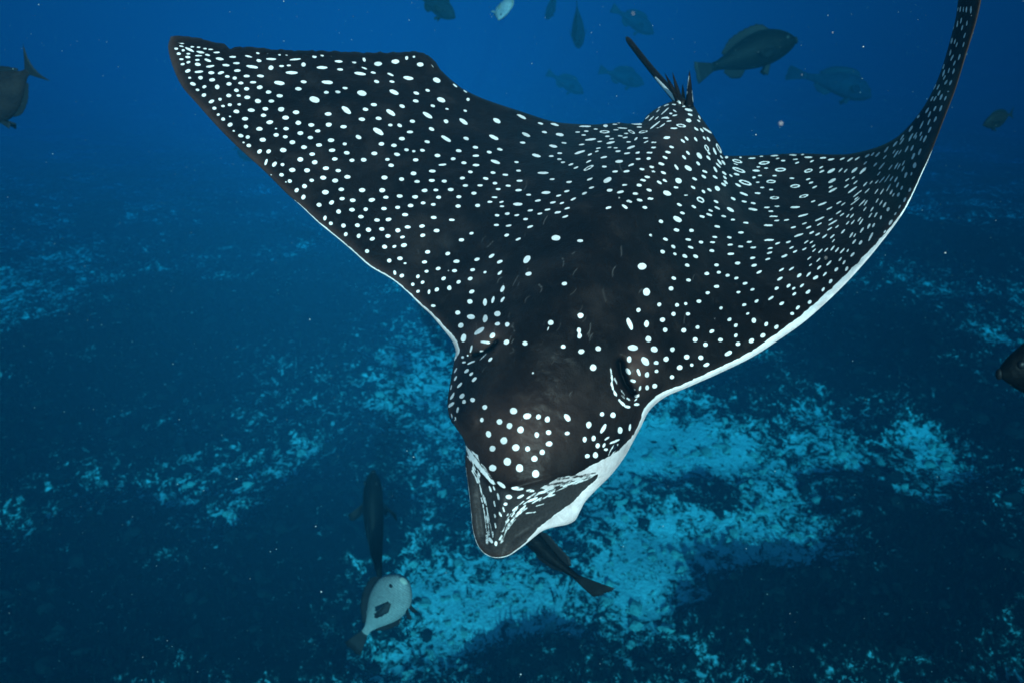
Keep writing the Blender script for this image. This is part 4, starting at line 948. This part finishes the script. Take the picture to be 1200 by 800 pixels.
def make_fish(name, label, cat, shape, pos, head, up, length, mat, finmat, eyemat, bend=0.0, bendz=0.0, group=None, spread=0.5, mouth=0.0, fin_up=1.0):
    """pos: world centre; head, up: camera-space directions (right, down, forward); length: snout to tail tip in metres"""
    sh = SHAPES[shape]
    h = cam2world_dir(np.array(head, float)); h /= np.linalg.norm(h)
    z = cam2world_dir(np.array(up, float)); z -= h * (z @ h); z /= np.linalg.norm(z)
    yv = np.cross(z, h)
    L = length * 0.80
    ax = np.stack([h, yv, z])
    def W(v):
        v = np.array(v, float).reshape(-1, 3).copy()
        q = np.clip(0.5 - v[:, 0] - 0.15, 0, None)
        v[:, 1] += bend * q * q
        v[:, 2] += bendz * q * q
        # a fish is centred on its whole length, tail fin included
        v[:, 0] += 0.125
        return pos + (v * L) @ ax
    root = empty(name, tuple(pos))
    tag(root, label, cat, group)
    inv = Matrix.Translation(-Vector(pos))
    def part(pn, v, f, m, parent=None, smooth=True):
        me = mesh_np(name + '_' + pn, W(v) - pos, f, m, smooth)
        return link(pn, me, parent or root)
    # body
    n, k = 44, 22
    u = np.linspace(0, 1, n) ** 1.0
    u = 0.5 - 0.5 * np.cos(np.pi * u); u = 0.55 * u + 0.45 * np.linspace(0, 1, n)
    def cs(key):
        x = np.array(sh['x']); y = np.array(sh[key]); dy = np.gradient(y, x)
        i = np.clip(np.searchsorted(x, u) - 1, 0, len(x) - 2); hh = x[i + 1] - x[i]; q = (u - x[i]) / hh
        return (2*q**3-3*q**2+1)*y[i] + (q**3-2*q**2+q)*hh*dy[i] + (-2*q**3+3*q**2)*y[i+1] + (q**3-q**2)*hh*dy[i+1]
    T, Bm, Wd = cs('t'), cs('b'), cs('w')
    a = np.linspace(0, 2 * np.pi, k, endpoint=False)
    sa, ca = np.sin(a), np.cos(a)
    zz = np.where(sa > 0, T[:, None] * np.abs(sa) ** 0.95, -Bm[:, None] * np.abs(sa) ** 0.95)
    yy = Wd[:, None] * np.sign(ca) * np.abs(ca) ** 1.1
    xx = np.repeat(0.5 - u[:, None], k, 1)
    # gill cover edge and mouth
    g = np.exp(-((u[:, None] - 0.27) / 0.012) ** 2) * 0.006 * (np.abs(ca) > 0.3)
    yy = yy - np.sign(ca) * g
    v = np.stack([xx, yy, zz], -1).reshape(-1, 3)
    v = np.vstack([v, [(0.503, 0, -0.003)], [(-0.502, 0, 0)]])
    i = np.arange(n - 1)[:, None] * k; j = np.arange(k)[None]; jn = (j + 1) % k
    f = np.stack([i + j, i + jn, i + k + jn, i + k + j], -1).reshape(-1, 4)[:, ::-1]
    jj0 = np.arange(k); jj1 = (jj0 + 1) % k
    caps = np.concatenate([np.stack([np.full(k, n * k), jj1, jj0], -1), np.stack([np.full(k, n * k + 1), (n - 1) * k + jj0, (n - 1) * k + jj1], -1)])[:, ::-1]
    body = part('body', v, [f, caps], mat)
    topz = lambda x: float(np.interp(x, u, T)); botz = lambda x: float(np.interp(x, u, Bm)); wid = lambda x: float(np.interp(x, u, Wd))
    # fins
    x0, x1, fh = sh['dors']; fh *= fin_up
    xs = np.linspace(x0, x1, 12)
    prof_ = np.interp(np.linspace(0, 1, 12), [0, .12, .45, .8, 1], [.25, .85, .9, 1.0, .25])
    part('dorsal_fin', *fin_sheet([(0.5 - x, 0, topz(x) - .012) for x in xs], [(0.5 - x - .035, 0, topz(x) + fh * p) for x, p in zip(xs, prof_)], .006, n=20, serr=.10), finmat)
    x0, x1, fh = sh['anal']
    xs = np.linspace(x0, x1, 10); prof_ = np.interp(np.linspace(0, 1, 10), [0, .2, .7, 1], [.3, .95, 1.0, .25])
    part('anal_fin', *fin_sheet([(0.5 - x, 0, -botz(x) + .012) for x in xs], [(0.5 - x - .03, 0, -botz(x) - fh * p) for x, p in zip(xs, prof_)], .006, n=16, serr=.08), finmat)
    if sh['tail'] == 'lunate':
        e = [(-.66, 0, .23), (-.60, 0, .10), (-.585, 0, 0), (-.60, 0, -.10), (-.66, 0, -.23)]
    else:
        e = [(-.72, 0, .125), (-.735, 0, .06), (-.725, 0, 0), (-.735, 0, -.06), (-.72, 0, -.125)]
    part('tail_fin', *fin_sheet([(-.48, 0, .036), (-.47, 0, 0), (-.48, 0, -.036)], e, .008, n=18, serr=.05), finmat)
    for s in (1, -1):
        bx = .5 - .30
        part('pectoral_fin', *fin_sheet([(bx, s * (wid(.3) - .008), .0), (bx - .01, s * (wid(.3) - .008), -.05)],
                                        [(bx - .12, s * (wid(.3) + .19 * spread), .035), (bx - .19, s * (wid(.3) + .17 * spread), .0), (bx - .16, s * (wid(.3) + .11 * spread), -.05), (bx - .09, s * (wid(.3) + .05 * spread), -.085)], .005, n=10, serr=.06), finmat)
        part('pelvic_fin', *fin_sheet([(.5 - .33, s * .03, -botz(.33) + .015), (.5 - .39, s * .03, -botz(.39) + .015)],
                                      [(.5 - .40, s * .06, -botz(.4) - .11), (.5 - .45, s * .055, -botz(.45) - .06)], .005, n=8, serr=.06), finmat)
        ex = .115
        q = ellipsoid(np.array((.5 - ex, s * wid(ex) * .80, topz(ex) * .42)), (.030, .017, .030), np.eye(3), 8, 12)
        part('eye', q[0], q[1], eyemat)
    q = ellipsoid(np.array((.492, 0, -.004)), (.020, sh['w'][1] * .55, sh['t'][1] * .55), np.eye(3), 8, 12)
    part('lips', q[0], q[1], finmat if mat is not pale_f else lip_m)
    return root

lip_m = plain('pale_beak', (0.30, 0.31, 0.27), 0.5, 0.1)
black_f = fish_material('dark_fish_skin', (0.002, 0.002, 0.0025), (0.005, 0.005, 0.005))
brown_f = fish_material('brown_fish_skin', (0.010, 0.006, 0.006), (0.024, 0.015, 0.013))
grey_f = fish_material('grey_fish_skin', (0.004, 0.008, 0.014), (0.009, 0.015, 0.024))
pale_f = fish_material('pale_fish_skin', (0.15, 0.16, 0.165), (0.24, 0.26, 0.26), scale=9.0, rough=0.4, stripes=160.0)
_t = pale_f.node_tree
_b = _t.nodes['Principled BSDF']
_src = _b.inputs['Base Color'].links[0].from_socket
_tc = nd(_t, 'ShaderNodeTexCoord')
_w = nd(_t, 'ShaderNodeTexWave', Scale=58.0, Distortion=3.0, Detail=2.0)
_w.bands_direction = 'DIAGONAL'
_t.links.new(_tc.outputs['Object'], _w.inputs['Vector'])
_r = ramp(_t, _w.outputs['Fac'], [(0.2, (0.45, 0.45, 0.47)), (0.7, (1.15, 1.12, 1.05))]).outputs['Color']
_m = _t.nodes.new('ShaderNodeMix'); _m.data_type = 'RGBA'; _m.blend_type = 'MULTIPLY'; _m.inputs[0].default_value = 0.38
_t.links.new(_src, _m.inputs[6]); _t.links.new(_r, _m.inputs[7]); _t.links.new(_m.outputs[2], _b.inputs['Base Color'])
silver_f = fish_material('silver_fish_skin', (0.16, 0.20, 0.24), (0.28, 0.31, 0.34), scale=12.0, rough=0.4)
blue_f = fish_material('haze_tinted_fish_skin', (0.004, 0.014, 0.034), (0.009, 0.024, 0.052))  # haze over the distant fish painted into their skin colour
haze_fin = plain('haze_tinted_fin', (0.004, 0.012, 0.030), 0.6, 0.1)  # fins carry the same painted haze tone
fin_d = plain('dark_fin', (0.005, 0.005, 0.006), 0.6, 0.15)
fin_g = plain('grey_fin', (0.010, 0.010, 0.012), 0.6, 0.15)
fin_p = plain('pale_fin', (0.20, 0.22, 0.20), 0.6, 0.15)
eye_f = plain('fish_eye', (0.004, 0.004, 0.005), 0.45, 0.2)
def P3(x, y, d): return at(np.array(x), np.array(y), np.array(d))

make_fish('surgeonfish', 'dark oval surgeonfish with a crescent tail in open water beyond the outstretched ray wing', 'fish', 'oval', P3(9, 106, 2.6), (-.84, .50, .10), (-.45, -.85, -.25), .40, brown_f, fin_d, eye_f, bend=.15, fin_up=.55)
make_fish('grouper', 'large dark grouper with spiny dorsal fin beside the tail of the ray', 'fish', 'deep', P3(869, 67, 4.6), (.95, -.27, -.10), (-.15, -.95, -.35), .70, black_f, fin_d, eye_f, bend=-.25)
make_fish('reef_fish', 'hazy dark reef fish swimming head first past the side of the big grouper', 'fish', 'deep', P3(984, 97, 8.4), (.92, .25, .30), (.20, -.95, -.2), .92, blue_f, haze_fin, eye_f, bend=.5)
make_fish('reef_fish', 'dark reef fish diving at an angle above the blunt rear corner of the wing', 'fish', 'deep', P3(509, 6, 6.0), (.75, .58, -.30), (.45, -.85, -.3), .46, grey_f, fin_d, eye_f)
make_fish('reef_fish', 'pale silvery reef fish turning its light flank, alone among dark fish', 'fish', 'oval', P3(592, 6, 4.2), (-.25, .80, -.45), (.85, -.1, -.45), .27, silver_f, fin_p, eye_f, fin_up=.6)
make_fish('reef_fish', 'narrow dark reef fish seen end on beside the pale silvery fish', 'fish', 'deep', P3(677, 28, 8.4), (.12, .28, .95), (.05, -.98, .2), .80, blue_f, haze_fin, eye_f, spread=.2)
make_fish('reef_fish', 'faint small reef fish seen end on between the silvery fish and the narrow dark fish', 'fish', 'deep', P3(648, 5, 10.5), (-.25, .30, .92), (-.1, -.98, .2), .60, blue_f, haze_fin, eye_f, spread=.2)
make_fish('reef_fish', 'faint blurred reef fish swimming downwards over the middle of the ray', 'fish', 'deep', P3(662, 97, 12.0), (.88, .42, .2), (.3, -.9, -.2), .70, blue_f, haze_fin, eye_f)
make_fish('reef_fish', 'faint blurred reef fish close beside the black tail of the ray', 'fish', 'deep', P3(728, 90, 11.0), (.93, .20, .25), (.1, -.95, -.2), .76, blue_f, haze_fin, eye_f)
make_fish('reef_fish', 'faint reef fish in the open water above the end of the ray tail', 'fish', 'deep', P3(741, 24, 11.5), (.86, .42, .2), (.3, -.9, -.2), .80, blue_f, haze_fin, eye_f)
make_fish('reef_fish', 'reddish dark reef fish in the water outside the upcurled wing', 'fish', 'oval', P3(1172, 139, 4.4), (-.86, .35, -.1), (-.3, -.85, -.5), .24, brown_f, fin_d, eye_f)
make_fish('reef_fish', 'small dim reef fish behind the front edge of the outstretched wing', 'fish', 'oval', P3(285, 180, 7.5), (.75, .5, .3), (.4, -.85, -.3), .26, blue_f, haze_fin, eye_f)
make_fish('triggerfish', 'jet black triggerfish whose snout pokes into view above the weedy sea floor', 'fish', 'oval', P3(1287, 424, 1.35), (-.99, .12, .05), (-.1, -.97, -.25), .365, black_f, fin_d, eye_f)
make_fish('remora', 'slender dark fish with blunt tail emerging from under the snout of the ray', 'fish', 'slim', P3(628, 648, 1.55), (-.45, -.86, .15), (.80, -.42, -.42), .27, black_f, fin_d, eye_f, bendz=.42, spread=.9, fin_up=1.4)
make_fish('reef_fish', 'slender dark fish seen from above, its tail hidden behind the pale blue parrotfish', 'fish', 'slim', P3(437, 628, 2.6), (-.03, -.97, .15), (-.30, -.10, -.95), .46, black_f, fin_d, eye_f, bend=-.10, spread=.9)
pf = make_fish('parrotfish', 'pale blue grey parrotfish with dark pectoral fin near the sea floor', 'fish', 'parrot', P3(453, 707, 2.1), (.42, -.66, -.62), (-.80, -.58, .12), .30, pale_f, fin_g, eye_f, bend=-.35, spread=.8)
make_fish('damselfish', 'tiny dark damselfish gliding level over the brightest patch of bare sand', 'fish', 'oval', P3(765, 517, 5.6), (.95, .2, .2), (.1, -.6, -.8), .075, black_f, fin_d, eye_f, group='damselfish over the sand')
make_fish('damselfish', 'tiny dark damselfish nosing down steeply towards the bright bare sand', 'fish', 'oval', P3(790, 523, 5.5), (.6, .7, .2), (.1, -.6, -.8), .07, black_f, fin_d, eye_f, group='damselfish over the sand')
# ------------------------------------------------------------------ the water: one closed box of blue absorbing, scattering haze
def water_box():
    m = bpy.data.materials.new('sea_water_haze')
    m.use_nodes = True
    t = m.node_tree
    for n in list(t.nodes):
        if n.type == 'BSDF_PRINCIPLED': t.nodes.remove(n)
    pv = t.nodes.new('ShaderNodeVolumePrincipled')
    pv.inputs['Density'].default_value = WATER_DENS
    pv.inputs['Color'].default_value = WATER_COL + (1,)
    pv.inputs['Absorption Color'].default_value = WATER_ABS + (1,)
    pv.inputs['Anisotropy'].default_value = -0.56
    t.links.new(pv.outputs['Volume'], t.nodes['Material Output'].inputs['Volume'])
    x0, x1, y0, y1, z0, z1 = -95.0, 95.0, -45.0, 155.0, -13.5, CAM_H + 0.25
    v = np.array([(x, y, z) for x in (x0, x1) for y in (y0, y1) for z in (z0, z1)])
    f = np.array([(0, 1, 3, 2), (4, 6, 7, 5), (0, 4, 5, 1), (2, 3, 7, 6), (0, 2, 6, 4), (1, 5, 7, 3)])
    o = link('haze', mesh_np('haze', v, f, m, smooth=False))
    tag(o, 'blue sea water fading everything far away', kind='stuff')
WATER_DENS = 0.300
WATER_COL = (0.0007, 0.0100, 0.0197)
WATER_ABS = (0.0000, 0.5739, 0.7702)
water_box()

# drifting specks in the water
def specks(n):
    ph = np.array([(1, 0, 0), (-1, 0, 0), (0, 1, 0), (0, -1, 0), (0, 0, 1), (0, 0, -1)], float)
    fc = np.array([(0, 2, 4), (2, 1, 4), (1, 3, 4), (3, 0, 4), (2, 0, 5), (1, 2, 5), (3, 1, 5), (0, 3, 5)])
    c = np.stack([rng.uniform(-3.2, 3.2, n), rng.uniform(0.35, 6.0, n), rng.uniform(0.6, 5.2, n)], -1)
    r = 0.0004 + 0.0013 * rng.random(n) ** 3.0
    V = c[:, None, :] + ph[None] * r[:, None, None] * rng.uniform(0.5, 1.3, (n, 6, 1))
    Fc = (np.arange(n)[:, None, None] * 6 + fc[None]).reshape(-1, 3)
    return V.reshape(-1, 3), Fc
V, Fc = specks(20000)
tag(link('marine_snow', mesh_np('marine_snow', V, Fc, plain('marine_snow', (0.40, 0.41, 0.40), 0.9, 0.05))), 'tiny pale specks drifting in the sea water', kind='stuff')
